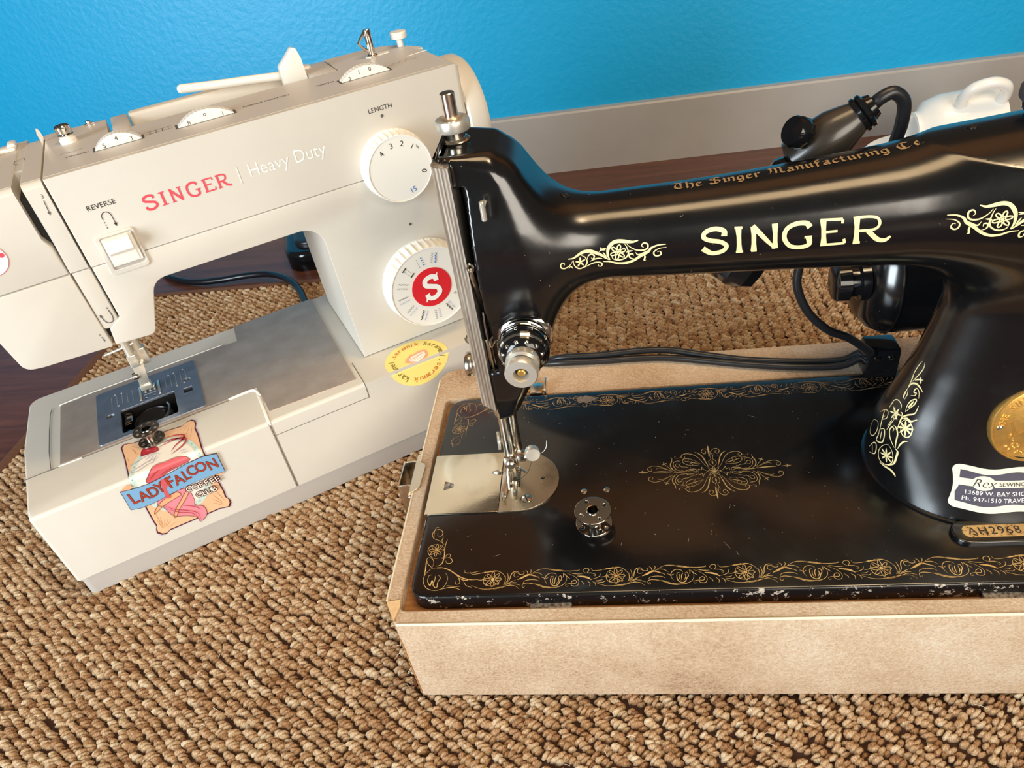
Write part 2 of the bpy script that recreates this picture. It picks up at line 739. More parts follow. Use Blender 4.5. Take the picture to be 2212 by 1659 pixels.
def wallpt(s, d, z):     # s along the wall, d in front of it
    return (s * math.cos(WA) + d * math.sin(WA) - 1.0642 * math.sin(WA), 1.0642 * math.cos(WA) + s * math.sin(WA) - d * math.cos(WA), z)


def wall_box(s0, s1, d0, d1, z0, z1, r):
    g = rbox(s0, s1, d0, d1, z0, z1, r)
    return np.array([wallpt(*p) for p in g[0]]), g[1]


FZ = -0.008
o = single('floor', rbox(-2.2, 2.2, -2.0, 1.30, FZ - 0.03, FZ, 0), 'floor_wood', 'dark brown wooden floor', smooth=0, kind='structure')
o = single('wall_back', wall_box(-2.2, 2.2, -0.112, -0.012, FZ, 0.40, 0), 'wall_paint', 'bright blue painted wall behind the machines', smooth=0, kind='structure')
o = single('trim_1', wall_box(-2.2, 2.2, -0.112, -0.010, 0.40, 1.02, 0), 'panel_dark', 'dark stained wooden panelling above the blue wall', smooth=0, kind='structure')
o = single('trim_2', wall_box(-2.2, 2.2, -0.112, -0.012, 1.02, 2.4, 0), 'panel_warm', 'brown wooden boarding high on the wall', smooth=0, kind='structure')
bb = prism([(0.0, FZ), (0.0, 0.0765), (-0.002, 0.079), (-0.0125, 0.0795), (-0.0125, FZ)], -2.2, 2.2, None)
bbv = np.array([wallpt(c, a, b) for a, b, c in bb[0]])
o = single('baseboard_back', (bbv, bb[1]), 'baseboard_paint', 'grey painted baseboard along the blue wall', smooth=0, kind='structure')


# ------------------------------------------------------------------ rug
def make_rug():
    rug = Thing('rug', 'coarse tan jute rug with woven diagonal loops under both machines', 'rug', (0.0, 0.35, FZ), world_coords=True)
    X0, X1, Y0, Y1 = -0.592, 1.1, -0.35, 0.781
    part('backing', rbox(X0, X1, Y0, Y1, FZ, -0.0035, 0.001), 'rug_backing', rug)
    part('edge_binding', rbox(X0 - 0.009, X0 + 0.004, Y0, Y1 + 0.006, FZ, -0.001, 0.002), 'rug_binding', rug)
    part('edge_binding', rbox(X0 + 0.004, X1, Y1 - 0.003, Y1 + 0.008, FZ, -0.001, 0.002), 'rug_binding', rug)
    rng = np.random.default_rng(7)
    PX, PY = 0.0098, 0.0068
    nx = int((0.80 + 0.59) / PX)
    ny = int((Y1 - 0.05) / PY)
    I, J = np.meshgrid(np.arange(nx), np.arange(ny), indexing='ij')
    cx = -0.586 + (I + 0.5) * PX
    cy = 0.055 + (J + 0.5) * PY + (I * 0.37 % 1) * PY * 0.0
    cx = cx.ravel() + rng.normal(0, 0.0005, cx.size)
    cy = cy.ravel() + rng.normal(0, 0.0006, cy.size)
    # keep what can be seen: inside a widened view wedge, not under the wooden case or the white machine
    keep = (np.abs(cx) < 0.44 + 0.85 * cy) & (cy < Y1 - 0.006)
    keep &= ~((cx > -0.125) & (cx < 0.25) & (cy > 0.245) & (cy < 0.455))
    A = R(31.5)
    lx = (cx + 0.4085) * math.cos(A) + (cy - 0.3133) * math.sin(A)
    ly = -(cx + 0.4085) * math.sin(A) + (cy - 0.3133) * math.cos(A)
    keep &= ~((lx > 0.012) & (lx < 0.37) & (ly > 0.012) & (ly < 0.15))
    cx, cy = cx[keep], cy[keep]
    n = len(cx)
    # each stitch is a slanted bundle of three lobes
    K = 7
    rings = [(1.0, -0.45), (0.96, 0.25), (0.62, 0.80)]
    base = []
    for rr, h in rings:
        for k in range(K):
            a = 2 * math.pi * k / K
            base.append((rr * math.cos(a), rr * math.sin(a), h))
    base.append((0, 0, 1.0))
    base = np.array(base)
    F = []
    for i in range(2):
        for k in range(K):
            j = (k + 1) % K
            F.append((i * K + k, i * K + j, (i + 1) * K + j, (i + 1) * K + k))
    tri = [(2 * K + k, 2 * K + (k + 1) % K, 3 * K) for k in range(K)]
    nb = len(base)
    tone0 = np.clip(rng.normal(0.585, 0.075, n), 0.05, 1)
    th0 = R(-34) + rng.normal(0, 0.10, n)
    allV, allT = [], []
    for li, s in enumerate((-1.0, -0.34, 0.34, 1.0)):
        m = n
        ln = PX * 0.40 * (1 + rng.normal(0, 0.12, m))
        px = cx + np.cos(th0) * s * ln
        py = cy + np.sin(th0) * s * ln
        a = th0 + R(62) + rng.normal(0, 0.16, m)
        L = 0.0034 * (1 + rng.normal(0, 0.12, m)) * (0.90 if abs(s) == 1 else 1.05)
        W = 0.0016 * (1 + rng.normal(0, 0.12, m))
        H = 0.0034 * (1 + rng.normal(0, 0.14, m)) * (0.86 if abs(s) == 1 else 1.0)
        tilt = rng.normal(0.10, 0.15, m)
        v = np.empty((m, nb, 3))
        bx = base[None, :, 0] * L[:, None]
        by = base[None, :, 1] * W[:, None]
        bz = base[None, :, 2] * H[:, None] - bx * tilt[:, None]
        jit = rng.normal(0, 0.00022, (m, nb, 3))
        v[..., 0] = px[:, None] + bx * np.cos(a)[:, None] - by * np.sin(a)[:, None]
        v[..., 1] = py[:, None] + bx * np.sin(a)[:, None] + by * np.cos(a)[:, None]
        v[..., 2] = -0.0028 - 0.0010 * s + bz
        v += jit
        allV.append(v.reshape(-1, 3))
        t = np.clip(tone0 + rng.normal(0, 0.09, m), 0, 1)
        allT.append(np.repeat(t, nb))
    V = np.concatenate(allV)

    V -= rug.off
    T = np.concatenate(allT)
    cnt = len(V) // nb
    q = np.array(F)
    tr = np.array(tri)
    offs = (np.arange(cnt) * nb)[:, None, None]
    Q = (q[None] + offs).reshape(-1, 4)
    TR = (tr[None] + offs).reshape(-1, 3)
    me = bpy.data.meshes.new('woven_pile')
    me.vertices.add(len(V))
    me.vertices.foreach_set('co', V.ravel())
    nl = Q.size + TR.size
    me.loops.add(nl)
    me.loops.foreach_set('vertex_index', np.concatenate([Q.ravel(), TR.ravel()]))
    me.polygons.add(len(Q) + len(TR))
    st = np.concatenate([np.arange(len(Q)) * 4, Q.size + np.arange(len(TR)) * 3])
    me.polygons.foreach_set('loop_start', st)
    me.update(calc_edges=True)
    me.shade_smooth()
    at = me.attributes.new('tone', 'FLOAT', 'POINT')
    at.data.foreach_set('value', T)
    me.materials.append(MATS['jute_pile'])
    ob = bpy.data.objects.new('woven_pile', me)
    COL.objects.link(ob)
    ob.parent = rug.o
    ob['kind'] = 'stuff'
    # loose fibres standing out of the weave
    gs = []
    for k in range(420):
        x = random.uniform(-0.5, 0.45)
        y = random.uniform(0.09, 0.5)
        a = random.uniform(0, 6.28)
        L = random.uniform(0.002, 0.006)
        p = [(x, y, 0.0), (x + L * 0.5 * math.cos(a), y + L * 0.5 * math.sin(a), random.uniform(0.0012, 0.003)), (x + L * math.cos(a), y + L * math.sin(a), random.uniform(0.0004, 0.0028))]
        gs.append(tube(p, 0.00011, 3))
    part('loose_fibres', cat(*gs), 'label_paper', rug, kind='stuff')


random.seed(3)
make_rug()


# ------------------------------------------------------------------ vintage machine: casting as a distance field
YC = 0.335
AX = [-.04, .0, .04, .08, .12, .16, .20, .26]


def table(xs, ys, w):
    gx = np.linspace(xs[0] - 2 * w, xs[-1] + 2 * w, 600)
    gy = np.interp(gx, xs, ys)
    n = max(3, int(w / (gx[1] - gx[0])))
    for _ in range(2):
        gy = np.convolve(np.pad(gy, n, mode='edge'), np.ones(n) / n, mode='same')[n:-n]
    return lambda q: np.interp(q, gx, gy)


def smin(a, b, k):
    h = np.clip(0.5 + 0.5 * (b - a) / k, 0, 1)
    return b * (1 - h) + a * h - k * h * (1 - h)


T_ZC = table(AX, [.2515, .2507, .2503, .2509, .2520, .2535, .2554, .2572], 0.03)
T_RZ = table(AX, [.0178, .0203, .0215, .0234, .0261, .0289, .0320, .0349], 0.03)
T_XR = table([.138, .146, .160, .178, .20, .225, .25, .285, .31], [-.0660, -.0605, -.0545, -.0446, -.0332, -.0289, -.0298, -.0350, -.0451], 0.014)
T_RX = table([.078, .086, .10, .115, .128, .144, .16, .18, .20, .30], [.0595, .0590, .0600, .0592, .0550, .0492, .0446, .0406, .0376, .0350], 0.008)
T_RP = table([.078, .084, .09, .10, .115, .135, .16, .20, .30], [.0555, .0518, .0488, .0440, .0380, .0325, .0280, .0250, .0250], 0.008)


def body_sdf(x, y, z):
    yy = y - YC
    zc = T_ZC(x)
    rz = T_RZ(x)
    ry = rz + 0.003
    q = (np.abs(yy / ry) ** 2.2 + np.abs((z - zc) / rz) ** 2.2) ** (1 / 2.2)
    arm = np.maximum(np.maximum((q - 1) * np.minimum(rz, ry), -0.060 - x), x - 0.255)
    # head
    xr = T_XR(z)
    hy = np.interp(z, [.14, .17, .22, .27, .31], [.0205, .0265, .0285, .0272, .0225])
    xl = -0.11
    cx = (xr + xl) / 2
    hx = (xr - xl) / 2
    r = np.interp(x, [-0.068, -0.046], [0.0035, 0.012])
    up = np.interp(x, [-0.070, -0.045], [0.0012, 0.0]) * (z > 0.25)
    qx = np.abs(x - cx) - hx + r
    qy = np.abs(yy) - hy + r
    qz = np.abs(z - 0.228 - up) - 0.0764 + r
    head = np.sqrt(np.maximum(qx, 0) ** 2 + np.maximum(qy, 0) ** 2 + np.maximum(qz, 0) ** 2) + np.minimum(np.maximum(qx, np.maximum(qy, qz)), 0) - r
    # pillar
    rx = T_RX(z)
    rp = T_RP(z)
    px = x - 0.205
    pq = np.sqrt((px / rx) ** 2 + (yy / rp) ** 2)
    pil = np.maximum(np.maximum((pq - 1) * np.minimum(rx, rp), 0.076 - z), z - 0.2635)
    d = smin(smin(arm, head, 0.033), pil, 0.0317)
    d = np.maximum(d, np.interp(z, [.3036, .3042], [-0.0680, -0.0765]) - x)
    # slot for the take-up lever beside the faceplate
    slot = np.maximum(np.maximum(x + 0.0630, y - 0.327), np.maximum(0.190 - z, z - 0.2925))
    return np.maximum(d, -slot)


def body_grad(p, h=0.0006):
    p = np.asarray(p, float)
    g = np.empty_like(p)
    for i in range(3):
        a = p.copy(); a[..., i] += h
        b = p.copy(); b[..., i] -= h
        g[..., i] = body_sdf(a[..., 0], a[..., 1], a[..., 2]) - body_sdf(b[..., 0], b[..., 1], b[..., 2])
    return g / np.maximum(np.linalg.norm(g, axis=-1, keepdims=True), 1e-12)


def on_body(p, it=6, lift=0.0):
    """drop points onto the casting along its own normal"""
    p = np.array(p, float)
    for _ in range(it):
        n = body_grad(p)
        d = body_sdf(p[..., 0], p[..., 1], p[..., 2])
        p = p - n * d[..., None]
    n = body_grad(p)
    return p + n * lift, n


# traced ornament, units of 0.05 mm on the surfaces they lie on
BORDER = [(0.45,[-278,116,-255,82,-203,81,-147,90,-90,109,-24,118,42,116,97,85,132,43,144,9]),(1.3,[-156,88,-90,103,-24,112,42,112]),(0.45,[-82,68,-103,29,-108,-22,-86,-68,-40,-89,15,-86,62,-56,92,-7,85,33]),(0.4,[-106,17,-126,-5,-177,-12]),(0.4,[-97,34,-93,6,-75,-12]),(0.45,[-243,-74,-170,-110,-97,-131,-5,-132,69,-123,143,-98,216,-93,270,-102,313,-142]),(1.2,[-23,-129,32,-127,87,-117,161,-99]),(0.45,[126,-81,146,-37,146,43]),(0.45,[140,-76,175,-15,177,30,166,82]),(0.6,[144,-81,193,-16,206,41,227,86,274,101,301,77]),(0.4,[148,-82,201,-50,267,-18]),(0.45,[157,-84,219,-56,283,-53]),(0.4,[171,-93,254,-72,326,-93]),(0.4,[298,37,269,21,243,39,250,79,282,78,318,57,355,64,357,92,339,93]),(1.5,[287,-13,333,8,390,40,428,50,490,30]),(0.4,[400,51,396,91,373,115]),(0.4,[420,67,440,95,433,124]),(0.45,[409,45,466,71,530,69,577,33]),(0.45,[418,44,490,25,525,12,541,-11]),(0.45,[355,-61,376,-31,440,-19,504,-26,538,-48]),(0.45,[362,-98,375,-106,364,-124,346,-108,354,-75,391,-65,436,-69,525,-89,594,-124,664,-137,746,-129,812,-98,844,-49,846,6,819,41]),(1.3,[463,-72,525,-91,594,-123,665,-135,737,-130]),(0.5,[428,50,486,93,553,122,636,122,708,108,771,100,851,85,924,85,988,92,986,109]),(1.3,[627,121,708,107,780,95,851,83]),(0.45,[625,-81,603,-30,613,26,657,61,712,56,736,27]),(0.7,[700,17,676,18,665,-26,671,-77,695,-105,721,-112,751,-96,772,-52,791,-25,781,22,757,12]),(0.6,[735,16,717,-23,714,-89]),(0.5,[698,0,688,-44,701,-89]),(0.5,[756,4,760,-41,732,-90]),(0.4,[599,-24,592,-1,561,7]),(0.4,[609,-19,619,-6,638,3]),(0.4,[807,59,812,24,805,-3]),(0.45,[820,52,852,12,888,-23]),(0.45,[848,57,916,21,964,-20,985,-65,970,-114,933,-124,900,-107,905,-63,939,-42,960,-67,942,-88,902,-87,857,-92,837,-107,850,-127,868,-111]),(1.4,[969,13,1039,2,1090,-16,1126,-43]),(0.45,[876,62,954,42,1026,39]),(0.4,[1123,-37,1178,-22,1218,4,1228,43]),(0.4,[1005,-49,1040,-89,1041,-111]),(0.4,[1076,-52,1110,-92,1100,-130]),(0.4,[1136,-65,1167,-94,1171,-126]),(0.4,[1173,-55,1227,-52,1256,-36]),(0.4,[1179,-72,1249,-80,1283,-59]),(0.4,[1090,48,1055,55,1032,84,1054,112,1090,113,1099,82,1082,54,1135,47,1176,23,1164,6,1148,18])]
CORNER = [(0.45,[-2024,170,-2135,183,-2207,103,-2222,13,-2175,-87,-2092,-128,-1995,-119,-1945,-50,-1935,39,-1969,113]),(0.7,[-2131,85,-2164,74,-2165,-7,-2126,-62,-2114,9,-2077,-81,-2045,-91,-2042,-11,-2017,42,-2057,83]),(0.5,[-2104,-81,-2084,8,-2086,71]),(0.7,[-1995,-119,-1893,-96,-1817,-107,-1760,-135]),(0.4,[-1935,-68,-1865,-81,-1774,-91]),(0.8,[-2221,49,-2220,158,-2228,271,-2230,305]),(0.4,[-2135,183,-2190,232,-2226,280]),(0.4,[-2144,193,-2136,267,-2166,325,-2215,337,-2230,305,-2200,273]),(0.9,[-2127,183,-2027,188,-1928,148,-1843,86,-1760,33,-1650,2,-1531,11]),(0.8,[-2092,209,-2035,245,-2021,358,-2033,494,-2019,612]),(0.45,[-2038,474,-2076,515,-2152,534,-2220,511,-2238,444,-2206,375,-2143,328,-2064,331]),(0.5,[-2047,533,-2121,596,-2191,630,-2222,702,-2196,762,-2131,769,-2091,716,-2107,666,-2150,678,-2159,715]),(0.4,[-2193,640,-2202,742,-2186,803,-2150,805]),(0.4,[-2063,534,-2085,595,-2074,658]),(0.4,[-1998,328,-1999,366,-1962,384,-1944,345,-1977,327]),(0.5,[-2047,320,-1954,326,-1914,287,-1927,250,-1974,252,-1995,290]),(0.4,[-1851,90,-1805,34,-1781,-38,-1824,-54,-1837,-9]),(0.8,[-1805,34,-1725,-4,-1666,12]),(0.4,[-1749,6,-1701,-76,-1630,-104]),(0.4,[-1743,141,-1731,104,-1647,101,-1558,125])]
MEDAL_Q = [(0.5,[-15,83,38,118,43,182,12,223,30,314]),(0.8,[-1,121,-4,160,3,198]),(0.5,[-15,278,-1,343,38,400,84,410,114,368,90,323,60,332,65,371,84,377]),(1,[55,78,79,154,107,256,143,319,198,361]),(0.6,[56,59,106,126,158,239,222,313,306,339,357,322,381,281,355,257,332,278,344,297]),(0.4,[385,281,418,265,454,269,458,295,441,299]),(0.5,[153,148,184,120,245,122,308,131,362,172,367,223,335,245,272,237,214,202,153,148]),(0.7,[165,145,253,173,356,211]),(0.4,[242,217,263,179]),(0.4,[289,232,308,186]),(0.4,[246,129,280,175]),(0.4,[376,229,436,221]),(0.5,[399,156,407,201,452,210,490,175,487,111,461,62,412,28,367,18]),(0.45,[280,94,290,74,337,97,391,105,425,154,460,158,462,119,433,102,415,123]),(0.9,[498,272,505,213,526,160,525,108,504,59,463,24]),(0.4,[514,46,566,118,600,161]),(0.8,[569,182,602,169,633,152]),(0.8,[616,198,603,169,586,140]),(0.5,[512,33,585,79,662,124,752,143,814,107,813,62,777,52,766,85,786,96]),(0.4,[515,27,621,89,684,103,714,82]),(0.5,[88,6,129,48,148,85,151,34,190,50,194,8]),(0.7,[218,6,215,42,261,56,327,40,350,20,405,41]),(0.5,[227,9,274,31,333,18])]
MEDAL_X = [(0.9,[348,10,426,12,504,15]),(1.5,[522,20,610,29,662,34,756,32]),(1,[816,34,885,37,936,40]),(0.8,[902,37,892,54,877,73]),(0.8,[902,37,889,24,880,14])]
MEDAL_Y = [(1.5,[-25,265,-23,351,-22,412,-20,466]),(1,[-15,83,-3,44])]
SCROLL = [(0.8,[-440,6134,5016,-431,6139,5030,-447,6133,5047,-466,6123,5036,-465,6123,5002,-433,6136,4985,-402,6150,4992,-374,6162,5011,-351,6173,5044]),(1.9,[-397,6157,5069,-344,6178,5064,-290,6199,5087,-238,6217,5101,-182,6228,5095,-133,6232,5070,-84,6234,5041,-45,6236,5007,-10,6237,4979]),(0.9,[-346,6175,5042,-345,6174,4996,-318,6185,4952,-282,6198,4938,-240,6209,4954,-221,6213,4997,-237,6210,5047,-271,6203,5071]),(0.9,[-219,6213,5014,-206,6218,5051,-174,6225,5066,-150,6227,5040,-163,6224,5014,-182,6221,5029]),(0.9,[-195,6218,4991,-158,6225,5007,-116,6231,5011,-76,6234,5005]),(0.9,[-278,6200,4933,-224,6214,4950,-171,6224,4968,-119,6231,4970,-84,6237,4952,-91,6240,4921,-117,6237,4926,-116,6234,4945]),(2.2,[-5,6237,4979,-23,6237,5033,-13,6243,5098,30,6254,5144,87,6256,5157,157,6250,5148,216,6245,5141,267,6247,5151]),(0.9,[13,6236,5030,26,6237,4988,81,6235,4971,143,6232,4990,171,6231,5034,159,6237,5095,140,6244,5127]),(1,[160,6243,5125,194,6235,5092,252,6229,5060,313,6227,5056,348,6227,5074,350,6233,5110,315,6237,5123,294,6233,5100,314,6230,5082]),(1,[151,6232,5047,177,6232,5056,212,6230,5058]),(1.7,[-73,6236,4969,-6,6239,4960,59,6240,4938,136,6238,4932,213,6232,4954,280,6226,4996,352,6224,5036,383,6226,5071,444,6227,5093,518,6225,5097]),(0.9,[229,6229,4971,184,6230,4987,180,6230,5022,211,6229,5025,215,6229,5002]),(1,[237,6228,5040,261,6227,5012,312,6225,5028,352,6225,5047]),(1,[306,6225,5017,323,6225,4987,314,6228,4951,330,6228,4950]),(0.9,[522,6221,5068,453,6222,5060,407,6222,5031,411,6222,4996,441,6221,4985,471,6220,5003,462,6221,5032,437,6221,5028]),(1,[-102,6236,5076,-75,6241,5094,-34,6244,5100]),(1,[-88,6244,5116,-75,6241,5094,-40,6241,5085]),(0.9,[-66,6238,5066,-34,6236,5011]),(0.7,[-398,6152,4973,-376,6161,4989,-358,6169,4959])]
SCROLL_FLOWERS = [(-284, 6195, 5007), (75, 6235, 5053)]
NAME = [(1,[1039,6212,5131,1037,6225,5175,962,6239,5197,879,6234,5178,856,6221,5133,910,6212,5101,1005,6204,5081,1061,6198,5038,1026,6199,4986,931,6204,4973,850,6207,5026]),(1,[1165,6226,5193,1178,6194,4967]),(2,[1131,6228,5194,1199,6223,5192]),(2,[1148,6195,4968,1211,6192,4969]),(1,[1297,6219,5195,1305,6187,4970]),(3,[1289,6221,5200,1489,6177,4980]),(1,[1481,6208,5198,1489,6177,4980]),(2,[1283,6189,4970,1331,6186,4970]),(2,[1455,6209,5196,1506,6207,5198]),(1,[1779,6176,5159,1745,6189,5195,1655,6195,5194,1580,6188,5153,1565,6175,5073,1620,6170,4994,1714,6165,4976,1780,6160,5001,1774,6162,5072]),(2,[1736,6164,5071,1799,6160,5073]),(1,[1887,6186,5217,1906,6153,4986]),(2,[1864,6186,5213,1952,6179,5212,2048,6171,5211]),(2,[1898,6157,5107,2010,6150,5111]),(2,[1878,6155,4984,1971,6149,4987,2083,6141,4991]),(2,[2048,6171,5211,2048,6160,5176]),(2,[2083,6141,4991,2070,6141,5034]),(1,[2164,6163,5216,2177,6135,4990]),(2,[2135,6165,5214,2258,6156,5220,2331,6145,5204,2352,6131,5154,2314,6128,5109,2188,6136,5101]),(3,[2261,6131,5101,2346,6123,5014,2414,6119,4998,2455,6115,5035]),(2,[2150,6137,4988,2210,6133,4990])]
PILLAR = [(0.6,[2988,6414,2200,2959,6459,2148,2939,6491,2064,2938,6487,1981,2949,6453,1924,2975,6392,1918,3004,6338,1951,3027,6311,2019,3027,6328,2101,3012,6366,2164,2988,6414,2200]),(1.4,[2952,6447,1892,2982,6376,1896,3024,6299,1906,3055,6248,1879,3063,6233,1856]),(1.3,[3004,6335,1941,3039,6292,2012,3051,6295,2095,3057,6308,2180,3038,6337,2202]),(0.7,[3077,6422,2524,3071,6394,2456,3083,6351,2400,3120,6309,2394,3149,6300,2442,3159,6321,2515,3140,6361,2561,3105,6407,2569,3077,6422,2524]),(1.2,[3083,6433,2560,3111,6410,2589,3134,6378,2581,3151,6359,2583,3192,6335,2625]),(0.9,[3038,6337,2202,3040,6361,2288,3049,6387,2382,3038,6432,2436,3022,6464,2444]),(0.7,[3015,6435,2377,3024,6439,2408,3011,6468,2418,2994,6470,2371,2994,6436,2306,3013,6385,2244,3032,6346,2206]),(0.9,[3055,6320,2217,3070,6319,2276,3097,6308,2332,3127,6285,2352]),(0.9,[3043,6405,2402,3060,6430,2495,3083,6442,2575,3122,6416,2629,3173,6379,2679,3200,6394,2776]),(0.6,[3077,6448,2570,3084,6464,2613,3074,6486,2618]),(0.7,[3106,6450,2646,3118,6470,2708,3145,6471,2783,3183,6440,2827,3172,6427,2773,3139,6438,2710,3106,6450,2646]),(1.1,[3123,6455,2697,3145,6450,2745,3167,6449,2800]),(0.7,[3199,6428,2847,3201,6457,2911,3188,6492,2938,3173,6502,2910,3167,6495,2883,3183,6473,2889,3172,6472,2857,3146,6502,2835]),(1.1,[3130,6574,2877,3156,6566,2947,3183,6523,2978,3208,6472,2963,3225,6432,2929]),(0.9,[3175,6558,3001,3198,6527,3034,3228,6485,3053]),(0.9,[3211,6525,3071,3212,6503,3035,3210,6488,3004]),(0.6,[3156,6576,2961,3190,6557,3049,3228,6544,3161,3237,6563,3229]),(0.6,[3153,6594,2969,3180,6610,3073,3204,6609,3156,3225,6596,3227]),(0.5,[3131,6579,2884,3157,6586,2975,3173,6597,3040]),(1,[3095,6550,2755,3108,6567,2807,3130,6574,2877]),(0.5,[3105,6531,2759,3124,6537,2819,3132,6560,2866]),(0.6,[3029,6495,2510,2995,6498,2417,2973,6499,2347]),(0.5,[3013,6511,2486,2980,6515,2391]),(0.8,[3023,6561,2570,3053,6512,2597,3034,6489,2515,3018,6533,2525]),(0.8,[3041,6566,2622,3034,6489,2515]),(0.8,[2932,6582,2287,2959,6527,2334,2959,6489,2260,2948,6488,2165,2920,6572,2126,2929,6568,2228,2932,6582,2287]),(0.6,[2945,6544,2296,2938,6521,2184]),(0.8,[2906,6687,1920,2912,6600,2064,2922,6548,2062,2922,6544,1939,2912,6669,1847]),(0.6,[2907,6622,2019,2915,6591,1908]),(0.5,[2923,6753,2294,2913,6773,2167,2905,6738,2088,2908,6650,2130,2921,6612,2249,2930,6653,2333,2923,6753,2294]),(0.5,[2957,6711,2436,2982,6664,2509,2995,6606,2523,2980,6576,2455,2953,6625,2404,2973,6611,2461]),(0.6,[3017,6635,2600,3044,6627,2673,3066,6585,2706,3082,6523,2688,3074,6500,2640]),(0.5,[3004,6628,2561,3038,6624,2654]),(0.8,[2937,6577,2303,2982,6664,2509])]
PILLAR_STARS = [(2983, 6390, 2051), (3106, 6363, 2482), (3037, 6523, 2567)]
PERIOD = 0.06995
ROSETTE0 = (-0.00875, 0.25790)
MEDC = (0.05562, 0.33561)
CORNER_ROSETTE = (-2133, 449)
STICKER = {'frame':[1292,754,1286,832,1318,894,1376,884,1454,838,1546,836,1756,824,1956,820,2108,798,2190,782,2282,850,2342,850,2390,792,2396,698,2370,604,2390,392,2396,6,2388,-280,2380,-608,2382,-850,2368,-980,2396,-1040,2390,-1118,2344,-1178,2274,-1162,2210,-1140,2112,-1140,1904,-1142,1690,-1140,1498,-1140,1440,-1138,1376,-1178,1314,-1156,1272,-1090,1286,-1018,1314,-966,1312,-860,1328,-560,1346,-286,1354,-96,1338,126,1318,498,1300,676],'banner':[1164,-118,1358,-162,1552,-174,1704,-158,1872,-136,2114,-98,2348,-88,2540,-132,2534,-298,2530,-494,2314,-468,2082,-464,1902,-474,1722,-490,1552,-514,1422,-526,1278,-520,1150,-480,1160,-286],'fold':[1166,-112,1254,-52,1322,-68,1332,-132,1256,-142],'fold2':[2528,-500,2456,-534,2388,-494,2410,-466,2488,-482],'skirt':[1552,-462,1726,-484,1944,-516,1960,-764,1930,-868,2018,-948,2030,-1070,1980,-1164,1876,-1214,1868,-1112,1746,-998,1610,-928,1564,-812,1532,-670,1486,-590],'arm':[1786,-504,1584,-548,1440,-646,1380,-730,1422,-712,1564,-648,1744,-606,1834,-584],'leg':[1930,-550,1780,-688,1662,-804,1592,-916,1614,-948,1704,-830,1832,-718,1934,-610],'sash':[1692,-184,1782,-188,1804,-266,1704,-372,1692,-564,1644,-544,1646,-402,1672,-286],'bodice':[1522,-116,1606,-22,1732,60,1866,44,2000,48,2154,-2,2174,-62,2002,-92,1824,-116,1692,-184,1564,-172],'hair':[1550,432,1582,554,1676,570,1792,464,1790,374,1670,386,1570,398],'flesh':[1812,430,1922,372,1992,176,1938,92,1786,162,1754,306]}
STICKER_LINES = {'ribbons':[[1814,450,1978,478,2152,468,2212,372,2164,278,2064,206,1966,152],[1888,618,2050,598,2182,522,2184,434,2056,336,1974,228],[1866,516,2006,520,2128,454,2198,360]],'feathers':[[1832,270,1712,346,1566,340,1416,286,1238,294],[1790,198,1634,210,1472,148,1308,148],[1740,154,1604,132,1468,74,1338,126],[1712,336,1592,260],[1776,290,1680,98],[1734,320,1640,166],[2080,152,2194,132],[2086,98,2206,60]],'rays':[[1412,740,1510,502],[1426,774,1532,654],[1452,648,1486,498],[1352,514,1376,374],[2294,750,2184,630],[2300,700,2218,518],[2330,656,2274,410],[2244,742,2108,686],[2290,-1092,2182,-900],[2292,-1056,2218,-836],[2332,-1046,2276,-750],[2264,-1094,2164,-976],[1378,-1062,1420,-824],[1380,-1028,1394,-670],[1392,-1054,1464,-886],[1418,-1052,1526,-962],[1430,-1078,1588,-1038],[1408,-1046,1494,-924],[1368,-1056,1360,-856]],'folds':[[1544,-642,1662,-804,1786,-900,1902,-1026,1906,-1170],[1562,-706,1678,-876,1824,-984,1888,-1124],[1774,-786,1910,-890,1974,-1000],[1562,-124,1660,-52,1764,-18],[1720,-120,1824,-84,1966,-70]]}
STICKER_NAME = [('L',1262,-316),('A',1392,-344),('D',1530,-340),('Y',1638,-314),('F',1792,-300),('A',1912,-310),('L',2030,-284),('C',2126,-252),('O',2260,-252),('N',2422,-286)]
STICKER_CLUB = [('C',1974,-542),('O',2058,-550),('F',2146,-552),('F',2228,-554),('E',2310,-558),('E',2386,-574),('C',2058,-712),('L',2134,-716),('U',2202,-722),('B',2276,-720)]


